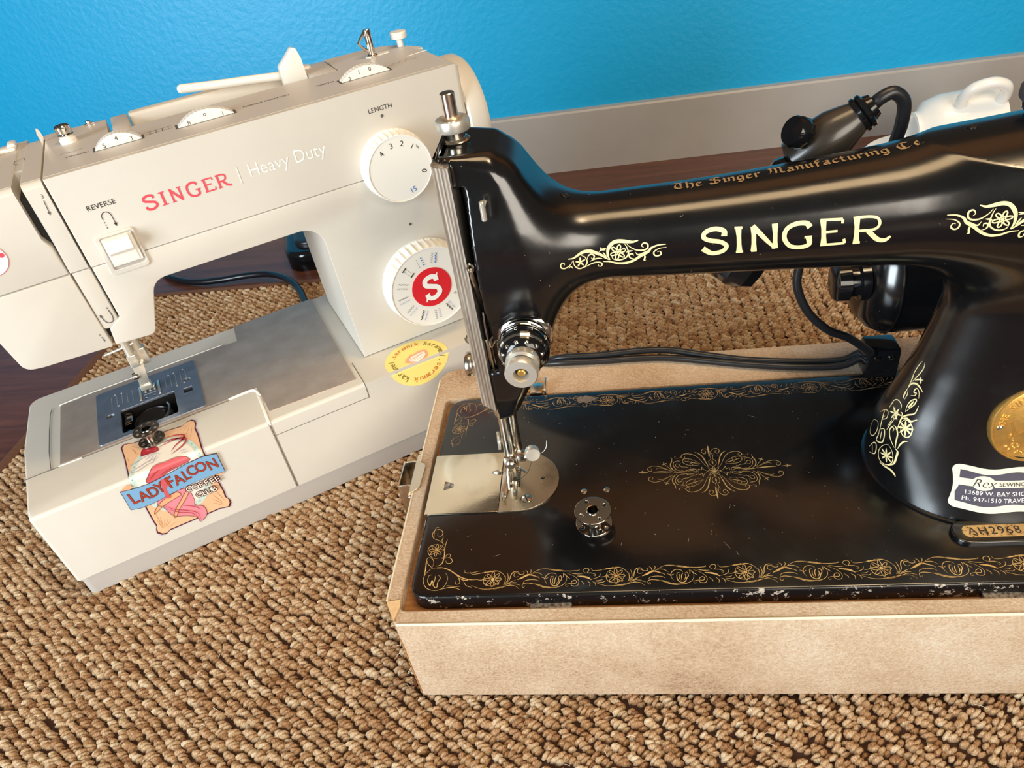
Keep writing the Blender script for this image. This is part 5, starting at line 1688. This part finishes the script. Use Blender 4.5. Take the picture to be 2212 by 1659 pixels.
    part('top_seam', tube([(.3680, .0905, TZ + .0002), (.3855, .0935, TZ + .0002)], .0003, 5), 'white_plastic', m)
    part('handwheel', lathe([(.020, .3870), (.0415, .3872), (.0430, .3885), (.0430, .4000), (.0405, .4040), (.0330, .4060), (.012, .4050), (0, .4050)], 56, frame((0, .0760, .2425), (1, 0, 0), (0, 1, 0)), (.389, .3995, .0)), CP, m, 35)

    # ---- dials on the front
    d1 = flute_dial('length_dial', m, .3230, .2338, .0252, .0205, 36, .0236)
    yf = .0205 + .0003
    pr = []
    for ch, a in (('4', 128), ('3', 100), ('2', 74), ('1', 48), ('0', -20)):
        r_ = .0178
        x, z = .3230 + r_ * math.cos(R(a)), .2338 + r_ * math.sin(R(a))
        pr.append(text(ch, .0056, FM(x, z, yf) @ Matrix.Rotation(R(a - 92), 4, 'Z')))
    part('dial_figures', cat(*pr), 'print_black', d1, 0)
    part('dial_figures', text('S1', .0056, FM(.3230 + .0178 * math.cos(R(-72)), .2338 + .0178 * math.sin(R(-72)), yf) @ Matrix.Rotation(R(-162), 4, 'Z')), 'print_blue', d1, 0)
    for k in range(3):
        part('dial_tick', rbox(.3380 + k * .0006, .3382 + k * .0006, yf - .0001, yf, .2455 - k * .0008, .2475 - k * .0008, 0), 'print_black', d1, 0)
    d2 = flute_dial('pattern_dial', m, .3247, .1358, .0352, .0195, 40, .0334)
    yf = .0195 + .0003
    rd = part('red_badge', plate([circ(0, 0, .0167, 48)], -.0001, .0002, 0, FM(.3247, .1358, yf)), 'logo_red', d2, 0, label='red round badge with a white S')
    part('badge_letter', cat(*(glyph('S', .3247 - .0062, .1358 - .0094, .0188, .0180, yf - .0006, 1.28) + [ribbon([(.3247 + a_, yf - .00063, .1358 + b_) for a_, b_ in q_], [.0006, .0030], (0, -1, 0), 0, False) for q_ in (((.0066, .0112), (.0040, .0060)), ((-.0072, -.0112), (-.0045, -.0058)))])), 'print_white', rd, 0)
    st = {'print_black': [], 'print_blue': []}

    def zig(a, dr, n, amp, w, mat, r0=.0205, r1=.0290, style='z'):
        pts = []
        for k in range(n + 1):
            t_ = k / n
            q = r0 + (r1 - r0) * t_
            off = dr + (amp if k % 2 else -amp if style == 'z' else 0)
            pts.append((q * math.cos(a) - off * math.sin(a), q * math.sin(a) + off * math.cos(a)))
        if style == 'dash':
            for k in range(0, n, 2):
                p = [pts[k], pts[k + 1]]
                st[mat].append(ribbon([(.3247 + u, yf - .0003, .1358 + v) for u, v in p], w, (0, -1, 0), 0, False))
            return
        if style == 'w':
            pts = [tuple(q)[:2] for q in spline([(u, v, 0) for u, v in pts], 4)]
        st[mat].append(ribbon([(.3247 + u, yf - .0003, .1358 + v) for u, v in pts], w, (0, -1, 0), 0, False))
    D = R
    zig(D(102), .0016, 8, 0, .0003, 'print_black', style='dash')
    zig(D(102), -.0022, 8, 0, .0010, 'print_blue', style='dash')
    zig(D(75), .0012, 9, .0009, .0003, 'print_black')
    zig(D(75), -.0024, 7, .0009, .0007, 'print_blue', style='w')
    zig(D(130), .0012, 8, 0, .0003, 'print_black', style='dash')
    zig(D(130), -.0012, 8, 0, .0003, 'print_black', style='dash')
    for q in (.0205, .0290):
        a = D(130)
        p = [(q * math.cos(a) - s * math.sin(a), q * math.sin(a) + s * math.cos(a)) for s in (-.0022, .0022)]
        st['print_black'].append(ribbon([(.3247 + u, yf - .0003, .1358 + v) for u, v in p], .0009, (0, -1, 0), 0, False))
    zig(D(158), .0020, 9, .0006, .0003, 'print_black')
    zig(D(158), -.0020, 7, .0008, .0003, 'print_black', style='w')
    zig(D(186), .0018, 12, .0008, .0003, 'print_blue')
    zig(D(186), -.0022, 8, .0010, .0003, 'print_black', style='w')
    zig(D(214), .0016, 8, .0008, .0003, 'print_blue')
    zig(D(214), -.0020, 8, .0008, .0003, 'print_black')
    zig(D(242), .0014, 7, .0009, .0003, 'print_blue', style='w')
    zig(D(242), -.0020, 6, .0009, .0007, 'print_black', style='w')
    zig(D(270), .0016, 9, .0008, .0003, 'print_blue')
    zig(D(270), -.0018, 8, .0008, .0004, 'print_black')
    zig(D(298), .0016, 9, .0008, .0003, 'print_blue')
    zig(D(298), -.0018, 6, .0010, .0007, 'print_black', style='w')
    zig(D(326), 0, 8, .0009, .0004, 'print_black')
    zig(D(354), 0, 8, .0009, .0004, 'print_blue')
    for k, v in st.items():
        part('stitch_symbols', cat(*v), k, d2, 0)
    for x, z in ((.3227, .2689), (.3238, .1855)):
        part('index_dot', plate([circ(0, 0, .0011, 16)], -.0001, .0001, 0, FM(x, z)), 'print_grey', m, 0)
    # ---- reverse lever
    fr = part('reverse_surround', plate([rrect(.1178, .1428, .2192, .2472, .003), rrect(.1208, .1410, .2228, .2452, .0015)], -.0010, .0012, .0006, FM(0, 0, FY)), CP, m)
    part('reverse_well', rbox(.1206, .1412, FY - .0002, FY + .0002, .2226, .2454, 0), 'skirt_grey', fr, 0)
    part('reverse_lever', cat(prism(roundpoly([(FY + .0005, .2250), (FY - .0022, .2258, .0005), (FY - .0026, .2330, .001), (FY - .0085, .2362, .001), (FY - .0075, .2440, .0015), (FY + .0005, .2446)]), .1228, .1382, None, YZ), prism(roundpoly([(FY + .0005, .2246), (FY - .0018, .2252, .0005), (FY - .0020, .2440), (FY + .0005, .2446)]), .1216, .1402, None, YZ)), 'white_plastic', fr, 30)
    # ---- lettering on the front
    nm = []
    for ch, a, b in (('S', 0, .135), ('I', .187, .253), ('N', .300, .445), ('G', .493, .650), ('E', .690, .815), ('R', .850, 1.0)):
        x = .1548 + .0556 * a
        gw = {'S': .66, 'I': .32, 'N': .84, 'G': .88, 'E': .66, 'R': .86}[ch]
        nm += glyph(ch, x, .2535, .0090, .0556 * (b - a) / gw, FY - .0002)
    part('brand_lettering', cat(*nm), 'print_red', m, 0, label='red SINGER lettering on the front')
    part('brand_divider', rbox(.2170, .2173, FY - .0003, FY, .2520, .2636, 0), 'print_white', m, 0)
    g = text('Heavy Duty', .0128, FM(.2236, .2586), 'LEFT', offset=-.00012)
    wd = g[0][:, 0].max() - g[0][:, 0].min()
    V = g[0].copy()
    V[:, 0] = .2241 + (V[:, 0] - V[:, 0].min()) * .0536 / wd
    part('model_lettering', (V, g[1]), 'print_white', m, 0, label='white Heavy Duty lettering on the front')
    part('word_reverse', text('REVERSE', .0046, FM(.1314, .2652), sx=1.02), 'print_black', m, 0)
    part('word_length', text('LENGTH', .0046, FM(.3226, .2740), sx=1.02), 'print_black', m, 0)
    yv = FY - .0003

    def fline(pts, w, name='arrow_mark', mat='print_black', smooth_=True, head=None, y=yv):
        p = [(a, y, b) for a, b in pts]
        q = [tuple(s) for s in spline(p, 6)] if smooth_ else p
        gs = [ribbon(q, w, (0, -1, 0), 0, False)]
        if head:
            (x_, z_), (dx, dz), s = head
            gs.append((np.array([(x_ + dx * s, y, z_ + dz * s), (x_ - dz * s * .45, y, z_ + dx * s * .45), (x_ + dz * s * .45, y, z_ - dx * s * .45)]), [(0, 1, 2)]))
        part(name, cat(*gs), mat, m, 0)
    fline([(.1286, .2560), (.1286, .2582), (.1300, .2602), (.1322, .2604), (.1340, .2585), (.1343, .2545), (.1343, .2520)], .00045, head=((.1343, .2522), (0, -1), .0024))
    for z in (.2546, .2528, .2510):
        fline([(.1286, z), (.1286, z - .0009)], .00045, smooth_=False)
    part('step_figure', text('3', .0036, FM(.1040, .2800)), 'print_grey', m, 0)
    fline([(.1036, .2775), (.1030, .2700)], .0005, mat='print_grey', smooth_=False, head=((.1030, .2702), (-.05, -1), .0022))
    part('step_figure', text('4', .0026, FM(.1048, .1990, FY + .0004)), 'print_grey', m, 0)
    fline([(.1050, .1975), (.1054, .1925), (.1040, .1890), (.1010, .1890), (.0995, .1915), (.0990, .1945)], .0006, mat='print_grey', head=((.0990, .1943), (-.15, 1), .0022), y=FY + .0005)
    part('step_figure', text('6', .0026, FM(.0925, .1830)), 'print_grey', m, 0)
    fline([(.0930, .1812), (.0934, .1782)], .0004, mat='print_grey', smooth_=False, head=((.0934, .1784), (.1, -1), .0014))
    lg = part('round_logo', plate([circ(0, 0, .0108, 32)], -.0001, .0001, 0, FM(.0590, .2525)), 'print_white', m, 0)
    part('logo_ring', tube([(.0590 + .0106 * math.cos(a), FY - .0003, .2525 + .0106 * math.sin(a)) for a in np.linspace(0, 6.283, 33)[:-1]], .00018, 4, True), 'print_red', lg)
    part('logo_mark', plate([circ(0, 0, .0016, 16)], -.0001, .0001, 0, FM(.0672, .2536, FY - .0004)), 'print_red', lg, 0)

    # ---- top: thumb wheels, words, spindles
    for x, w_, figs, tag in ((.1550, .0300, ('5', '4', '3'), 0), (.2122, .0385, ('h', 'o', 'i'), 1), (.3268, .0375, ('2', '1', '0'), 2)):
        hgt = .0075
        rr_ = (w_ * w_ / 4 + hgt * hgt) / (2 * hgt)
        cz = TZ + hgt - rr_
        th = math.asin(min(1, w_ / 2 / rr_))
        arc_ = np.linspace(-th, th, 46)
        V, F = [], []
        rows = [(.0660, 0.985), (.0662, 1.0), (.0700, 1.0), (.0735, 1.0), (.0740, .97)]
        for yy, sc_ in rows:
            for k, a in enumerate(arc_):
                q = rr_ * sc_ * (1 - (.012 * (k % 3 == 0) if yy > .066 else 0))
                V.append((x + q * math.sin(a), yy, cz + q * math.cos(a)))
        n_ = len(arc_)
        for i in range(len(rows) - 1):
            for k in range(n_ - 1):
                F.append((i * n_ + k, i * n_ + k + 1, (i + 1) * n_ + k + 1, (i + 1) * n_ + k))
        F.append(tuple(range(n_)))
        F.append(tuple((len(rows) - 1) * n_ + k for k in range(n_))[::-1])
        wh = part('thumb_wheel', (np.array(V), F), 'white_plastic', m, 25)
        gs = []
        for k, ch in enumerate(figs):
            a = (-.62 + k * .62) * th if tag < 2 else (-.70 + k * .45) * th
            gs.append(text(ch, .0040, FM(x + (rr_ - .0030) * math.sin(a), cz + (rr_ - .0030) * math.cos(a), .0658)))
        part('wheel_figures', cat(*gs), 'print_black', wh, 0)
        part('wheel_slot', rbox(x - w_ / 2 - .0012, x + w_ / 2 + .0012, .0645, .0755, TZ - .0003, TZ + .00025, 0), 'print_grey', m, 0)
    tz = TZ + .0003
    part('word_tension', text('TENSION', .0036, TM(.1288, .0700, tz), sx=.98), 'print_black', m, 0)
    part('word_needle_position', text('NEEDLE POSITION', .0040, TM(.2548, .0740, tz), sx=1.0), 'print_black', m, 0)
    part('word_width', text('WIDTH', .0040, TM(.2985, .0760, tz)), 'print_black', m, 0)

    def tline(pts, w, mat='print_black', name='top_mark'):
        part(name, ribbon([(a, b, tz) for a, b in pts], w, (0, 0, 1), 0, False), mat, m, 0)
    for q in (.0700, .0760):
        tline([(.1735, q + .001), (.1900, q + .002)], .0003)
    for k in range(4):
        tline([(.1752 + k * .0040, .0705), (.1756 + k * .0040, .0775)], .0003)
    tline([(.3490, .0770), (.3535, .0800), (.3555, .0770), (.3585, .0815), (.3610, .0770), (.3650, .0840), (.3680, .0780), (.3720, .0800)], .0003)
    tline([(.1180, .0800), (.1210, .0830), (.1250, .0800), (.1290, .0815), (.1330, .0830)], .0003)
    tline([(.0930, .0850), (.0900, .0900), (.0905, .0960), (.0960, .0990), (.0965, .0930)], .0004, 'print_grey')
    # thread guide spring at the slot, bobbin tension post, screw
    part('thread_guide', cat(prism(roundpoly([(.1060, TZ - .002), (.1058, TZ + .0060), (.1072, TZ + .0112, .0006), (.1086, TZ + .0062), (.1088, TZ - .002)]), .1290, .1300, None, XZ)), 'chrome', m)
    wt = part('winder_tension', lathe([(.0056, 0), (.0056, .0030), (.0046, .0036), (.0046, .0050)], 30, TM(.1245, .1085, TZ)), 'white_plastic', m)
    part('tension_cap', lathe([(.0030, .0048), (.0050, .0052), (.0052, .0056), (.0034, .0060), (.0050, .0066), (.0052, .0072), (.0050, .0110), (.0040, .0118), (0, .0118)], 30, TM(.1245, .1085, TZ), (.0068, .0112, .04)), 'chrome', wt)
    part('top_screw', cat(lathe([(.0016, 0), (.0016, .0022), (.0020, .0024), (.0018, .0034), (0, .0036)], 14, TM(.1385, .1420, TZ)), tube([(.1352, .1415, TZ + .0008), (.1385, .1425, TZ + .0010), (.1418, .1430, TZ + .0008)], .0008, 6)), 'chrome', m)
    part('guide_clip', cat(rbox(.0790, .0900, .1245, .1330, TZ, TZ + .0026, .001), rbox(.0850, .0905, .1280, .1400, TZ, TZ + .0042, .0012), rbox(.0770, .0800, .1180, .1260, TZ, TZ + .002, .0006)), 'white_plastic', m)
    sp = part('winder_spindle', cat(cyl((.3496, .1195, TZ), (.3496, .1195, TZ + .0200), .0029, 20, .0004), lathe([(.0042, 0), (.0044, .0012), (.0030, .0022), (.0024, .0030)], 20, TM(.3496, .1195, TZ))), 'chrome', m)
    part('spindle_spring', tube([(.3482, .1195, TZ + .0190), (.3440, .1192, TZ + .0150), (.3408, .1190, TZ + .0115), (.3440, .1193, TZ + .0070), (.3475, .1195, TZ + .0040)], .0012, 6), 'chrome', sp)
    part('spindle_track', plate([roundpoly([(.3440, .1160, .003), (.3640, .1180, .003), (.3640, .1250, .003), (.3440, .1235, .003)])], TZ - .0003, TZ + .0005, .0002), 'white_plastic', m)
    part('winder_stop', lathe([(.0026, 0), (.0026, .0055), (.0062, .0062), (.0066, .0070), (.0066, .0105), (.0060, .0112), (0, .0114)], 32, TM(.3766, .1285, TZ)), 'white_plastic', m)
    rod = part('spool_pin', tube(spline([(.2065, .1280, .2995), (.2085, .1280, .2994), (.2300, .1280, .2965), (.2560, .1280, .2935), (.2800, .1280, .2905)], 6), .0032, 14), 'white_plastic', m, 60, label='white horizontal spool pin')
    part('pin_tip', lathe([(.0032, 0), (.0028, .0014), (.0016, .0026), (0, .0030)], 14, frame((.2066, .1280, .2995), (-1, 0, .12))), 'white_plastic', rod)
    fin = roundpoly([(.2768, .2850), (.2768, .2990, .003), (.2830, .3040, .002), (.2895, .3098, .0015), (.2925, .3090, .001), (.2945, .3020, .002), (.2952, .2850)])
    part('spool_holder', prism(fin, .1160, .1225, lambda a, b: .0008, XZ), 'white_plastic', m, 35)
    # ---- presser bar, ankle and foot
    ft = part('presser_bar', cat(cyl((.0985, .1060, .176), (.0985, .1060, .118), .0042, 16, .0005), rbox(.0945, .1040, .1020, .1100, .1150, .1300, .001)), 'light_metal', m)
    part('thread_bar', tube([(.0760, .1010, .1350), (.0850, .1010, .1355), (.0985, .1020, .1365)], .0011, 8), 'light_metal', ft)
    part('needle_bar', cat(cyl((.0935, .1000, .176), (.0932, .1000, .128), .0032, 16, .0004), rbox(.0895, .0965, .0965, .1035, .118, .129, .0008)), 'light_metal', ft)
    part('clamp_screw', lathe([(.0012, -.002), (.0030, 0), (.0034, .0014), (.0030, .0040), (0, .0044)], 14, frame((.0905, .1000, .1090), (-1, -.1, .1)), (.001, .0036, .1)), 'chrome', ft)
    part('foot_ankle', prism(roundpoly([(.0880, .0985), (.0900, .1180), (.0935, .1200, .001), (.0985, .1180), (.0955, .0985)]), .0985, .1050, lambda a, b: .0006, XZ), 'light_metal', ft, 35)
    part('ankle_clip', cat(rbox(.0872, .0965, .0975, .1055, .0955, .1000, .0008), cyl((.0868, .1015, .0945), (.0970, .1015, .0945), .0012, 10)), 'light_metal', ft)

    # ---- round yellow sticker
    uc, vc, rs = .2945, .0052, .0263
    ys = part('yellow_sticker', uv_sheet([circ(uc, vc, rs, 56)], .0002), 'sticker_yellow', m, 30, label='round yellow karamel.seramik sticker with a drawn mouth')
    gs1, gs2 = [], []
    s = 'karamel.seramik karamel.seramik '
    for k, ch in enumerate(s):
        a = R(228 - k * 360 / len(s))
        if ch != ' ':
            g = text(ch, .0072, Matrix.Translation((uc + .0205 * math.cos(a), vc + .0205 * math.sin(a), 0)) @ Matrix.Rotation(a - math.pi / 2, 4, 'Z'))
            g = (np.array([wrap_uv(p[0], p[1], .0005) for p in g[0]]), g[1])
            part('sticker_letter', g, 'ink_olive' if k % 16 < 8 else 'ink_orange', ys, 0)
    lip = [(-.0115, .0010), (-.0080, .0050), (-.0030, .0078), (.0005, .0070), (.0050, .0082), (.0100, .0062), (.0112, .0030), (.0095, -.0030), (.0050, -.0072), (-.0010, -.0085), (-.0070, -.0055)]
    rot = lambda p: (uc + .0005 + p[0] * .95 - p[1] * .1, vc + .001 + p[0] * .12 + p[1] * .9)
    part('drawn_mouth', uv_sheet([[rot(q) for q in lip]], .0004), 'ink_peach', ys, 30)
    mouth = [(-.0080, .0012), (-.0030, .0040), (.0030, .0042), (.0090, .0036), (.0072, -.0025), (.0035, -.0052), (-.0020, -.0058), (-.0062, -.0032)]
    part('drawn_mouth', uv_sheet([[rot(q) for q in mouth]], .0006), 'print_white', ys, 30)
    teeth = [uv_ribbon([rot((-.0075 + k * .0022, .0008 - abs(k - 3) * .0001)), rot((-.0070 + k * .0021, .0036))], .0003, .0008, 2, False) for k in range(7)]
    teeth += [uv_ribbon([rot((-.0050 + k * .0021, -.0050 + abs(k - 2.5) * .0006)), rot((-.0056 + k * .0024, -.0005))], .0003, .0008, 2, False) for k in range(6)]
    teeth.append(uv_ribbon([rot(q) for q in ((-.0085, .0008), (-.0030, .0002), (.0030, .0010), (.0090, .0030))], .0007, .0008, 4))
    part('drawn_mouth', cat(*teeth), 'ink_peach', ys, 0)

    # ---- picture sticker folded over the front edge
    def U(q):
        return [(q[i] * 5e-5, q[i + 1] * 5e-5) for i in range(0, len(q), 2)]

    frm = U(STICKER['frame'])
    cu_ = (.0918, -.0075)
    big = [(cu_[0] + (a - cu_[0]) * 1.035, cu_[1] + (b - cu_[1]) * 1.02) for a, b in frm]
    st_ = part('picture_sticker', uv_sheet([big], .00015), 'ink_lilac', m, 30, label='art nouveau sticker reading Lady Falcon Coffee Club')
    part('sticker_border', uv_sheet([[(cu_[0] + (a - cu_[0]) * 1.012, cu_[1] + (b - cu_[1]) * 1.007) for a, b in frm]], .00022), 'ink_brown', st_, 30)
    part('sticker_ground', uv_sheet([[(cu_[0] + (a - cu_[0]) * .975, cu_[1] + (b - cu_[1]) * .985) for a, b in frm]], .0003), 'ink_tan', st_, 30)
    part('sticker_rays', cat(*[uv_ribbon(U(q), .0004, .0004, 2) for q in STICKER_LINES['rays']]), 'ink_ochre', st_, 0)
    cc = (.0925, -.0075)
    part('sticker_ring', uv_sheet([circ(cc[0], cc[1], .0262, 48, .0392)], .0004), 'ink_mint', st_, 30)
    part('sticker_ring', uv_sheet([circ(cc[0], cc[1], .0225, 48, .0345)], .0005), 'ink_cream', st_, 30)
    dots = [circ(cc[0] + .0243 * math.cos(a), cc[1] + .0368 * math.sin(a), .0005, 8) for a in np.linspace(0, 6.283, 37)[:-1]]
    part('sticker_ring_dots', cat(*[uv_sheet([d_], .00055) for d_ in dots]), 'ink_teal', st_, 0)
    lay = .0006
    for nm_, mat in (('skirt', 'ink_pink'), ('bodice', 'ink_rose'), ('leg', 'ink_peach'), ('arm', 'ink_peach'), ('hair', 'ink_red')):
        part('sticker_figure', uv_sheet([[tuple(q)[:2] for q in spline([(a, b, 0) for a, b in U(STICKER[nm_])], 4, True)]], lay), mat, st_, 30)
        lay += .00006
    outl = []
    for nm_ in ('skirt', 'bodice', 'leg', 'arm', 'hair'):
        p = [tuple(q)[:2] for q in spline([(a, b, 0) for a, b in U(STICKER[nm_])], 4, True)]
        p.append(p[0])
        outl.append(ribbon([wrap_uv(a, b, .00105) for a, b in p], .00032, [uv_norm(b) for a, b in p], 0.0, False))
    part('sticker_outline', cat(*outl), 'ink_brown', st_, 0)
    part('sticker_folds', cat(*[uv_ribbon(U(q), .0005, .0011, 4) for q in STICKER_LINES['folds']]), 'ink_red', st_, 0)
    part('sticker_feathers', cat(*[uv_ribbon(U(q), .0006, .0011, 4) for q in STICKER_LINES['feathers']]), 'ink_lilac', st_, 0)
    part('sticker_ribbons', cat(*[uv_ribbon(U(q), .0014, .0012, 5) for q in STICKER_LINES['ribbons']]), 'ink_red', st_, 0)
    bn = U(STICKER['banner'])
    bc = (sum(p[0] for p in bn) / len(bn), sum(p[1] for p in bn) / len(bn))
    part('sticker_banner', uv_sheet([[(bc[0] + (a - bc[0]) * 1.012, bc[1] + (b - bc[1]) * 1.05) for a, b in bn]], .0012), 'ink_brown', st_, 30)
    part('sticker_banner', uv_sheet([bn], .0013), 'ink_blue', st_, 30)
    for k in ('fold', 'fold2'):
        part('sticker_fold', uv_sheet([U(STICKER[k])], .00115), 'ink_peach', st_, 30)
    part('sticker_sash', uv_sheet([U(STICKER['sash'])], .0014), 'ink_rose', st_, 30)
    outl, fil = [], []
    for i, (ch, a, b) in enumerate(STICKER_NAME):
        sz = .0150 if i in (0, 4) else .0132
        a, b = a * 5e-5, b * 5e-5
        outl.append(uv_text(ch, a, b, sz, R(4), .0015, .00032, .74))
        fil.append(uv_text(ch, a, b, sz, R(4), .0016, -.00002, .74))
    part('sticker_name', cat(*outl), 'ink_brown', st_, 0)
    part('sticker_name', cat(*fil), 'ink_rust', st_, 0)
    outl, fil = [], []
    for ch, a, b in STICKER_CLUB:
        a, b = a * 5e-5, b * 5e-5
        outl.append(uv_text(ch, a, b, .0072, R(6), .0015, .00055))
        fil.append(uv_text(ch, a, b, .0072, R(6), .0016, 0.0))
    part('sticker_club', cat(*outl), 'ink_brown', st_, 0)
    part('sticker_club', cat(*fil), 'ink_cream', st_, 0)
    return m


for n_, c_ in (('sticker_yellow', (250, 226, 130)), ('ink_olive', (120, 112, 40)), ('ink_orange', (206, 106, 30)), ('ink_peach', (236, 172, 130)), ('ink_lilac', (190, 176, 196)), ('ink_brown', (84, 34, 36)),
               ('ink_tan', (232, 186, 146)), ('ink_ochre', (196, 140, 92)), ('ink_mint', (200, 218, 206)), ('ink_cream', (240, 232, 218)), ('ink_teal', (120, 160, 160)), ('ink_pink', (228, 140, 152)),
               ('ink_rose', (206, 92, 98)), ('ink_red', (176, 44, 52)), ('ink_blue', (124, 170, 206)), ('ink_rust', (176, 62, 44))):
    simple(n_, lin(*c_), 0.32)
modern = make_modern()
A_ = WANG
bx_, by_ = .0870, .0352
make_bobbin('bobbin', 'dark metal bobbin with many holes on the cream machine by the hook', (-.4085 + bx_ * math.cos(A_) - by_ * math.sin(A_), .3133 + bx_ * math.sin(A_) + by_ * math.cos(A_), BZ + .0014), .0098, .0110, 8, .0012, .0070, 'bobbin_metal', .2)

# ------------------------------------------------------------------ things on the floor behind
cord('flat_cord', [(-.6300, .8800, -.003), (-.6000, .8400, -.003), (-.5662, .8190, -.003), (-.5369, .8090, -.002), (-.5037, .8080, -.001), (-.4729, .8110, 0.000), (-.4386, .8060, .002), (-.4055, .7825, .0065), (-.3766, .7499, .006), (-.3500, .7000, .006)], .0042, 'cord_blue_black', 'blue black cord curving over the rug edge behind the cream machine')
ped = Thing('foot_pedal', 'dark foot pedal on the floor behind the cream machine', 'foot pedal', (-.352, .895, FZ), R(20))
part('pedal_body', prism(roundpoly([(-.085, -.055, .03), (.085, -.055, .03), (.085, .085, .03), (-.085, .085, .03)], 6), 0, .026, lambda a, b: .006 if a.z > .02 and b.z > .02 else None), 'black_bakelite', ped)
part('pedal_pad', prism(roundpoly([(-.07, -.04, .02), (.07, -.04, .02), (.07, .055, .02), (-.07, .055, .02)], 6), .0255, .034, lambda a, b: .003 if a.z > .03 and b.z > .03 else None), 'black_rubber', ped)


def make_cup():
    # cup lying on its side on a saucer, handle towards the room
    s = Thing('saucer', 'white ceramic saucer on the floor behind the black machine', 'saucer', (.402, .935, FZ))
    part('saucer_dish', lathe([(0, .004), (.035, .004), (.036, .0), (.040, .0), (.044, .006), (.060, .014), (.074, .023), (.075, .0245), (.073, .0248), (.058, .0165), (.042, .0085), (0, .0075)], 64), 'ceramic', s, 60)
    c = Thing('cup', 'white ceramic cup lying on its side on the saucer, handle raised', 'cup', (.424, .935, .042))
    M = Matrix.Rotation(R(90), 4, 'Y')
    part('bowl', lathe([(0, -.044), (.022, -.044), (.024, -.048), (.027, -.047), (.028, -.041), (.038, -.034), (.0445, -.018), (.0465, .004), (.0470, .044), (.0455, .0445), (.0440, .040), (.0435, .004), (.040, -.016), (.030, -.032), (0, -.036)], 64, M), 'ceramic', c, 60)
    h = spline([(-.006, 0, .043), (-.008, 0, .058), (-.001, 0, .072), (.016, 0, .077), (.032, 0, .070), (.038, 0, .055), (.036, 0, .043)], 8)
    Q = Matrix.Rotation(R(30), 4, 'X')
    part('handle', tube([Q @ p for p in h], .0065, 14), 'ceramic', c, 180)


make_cup()
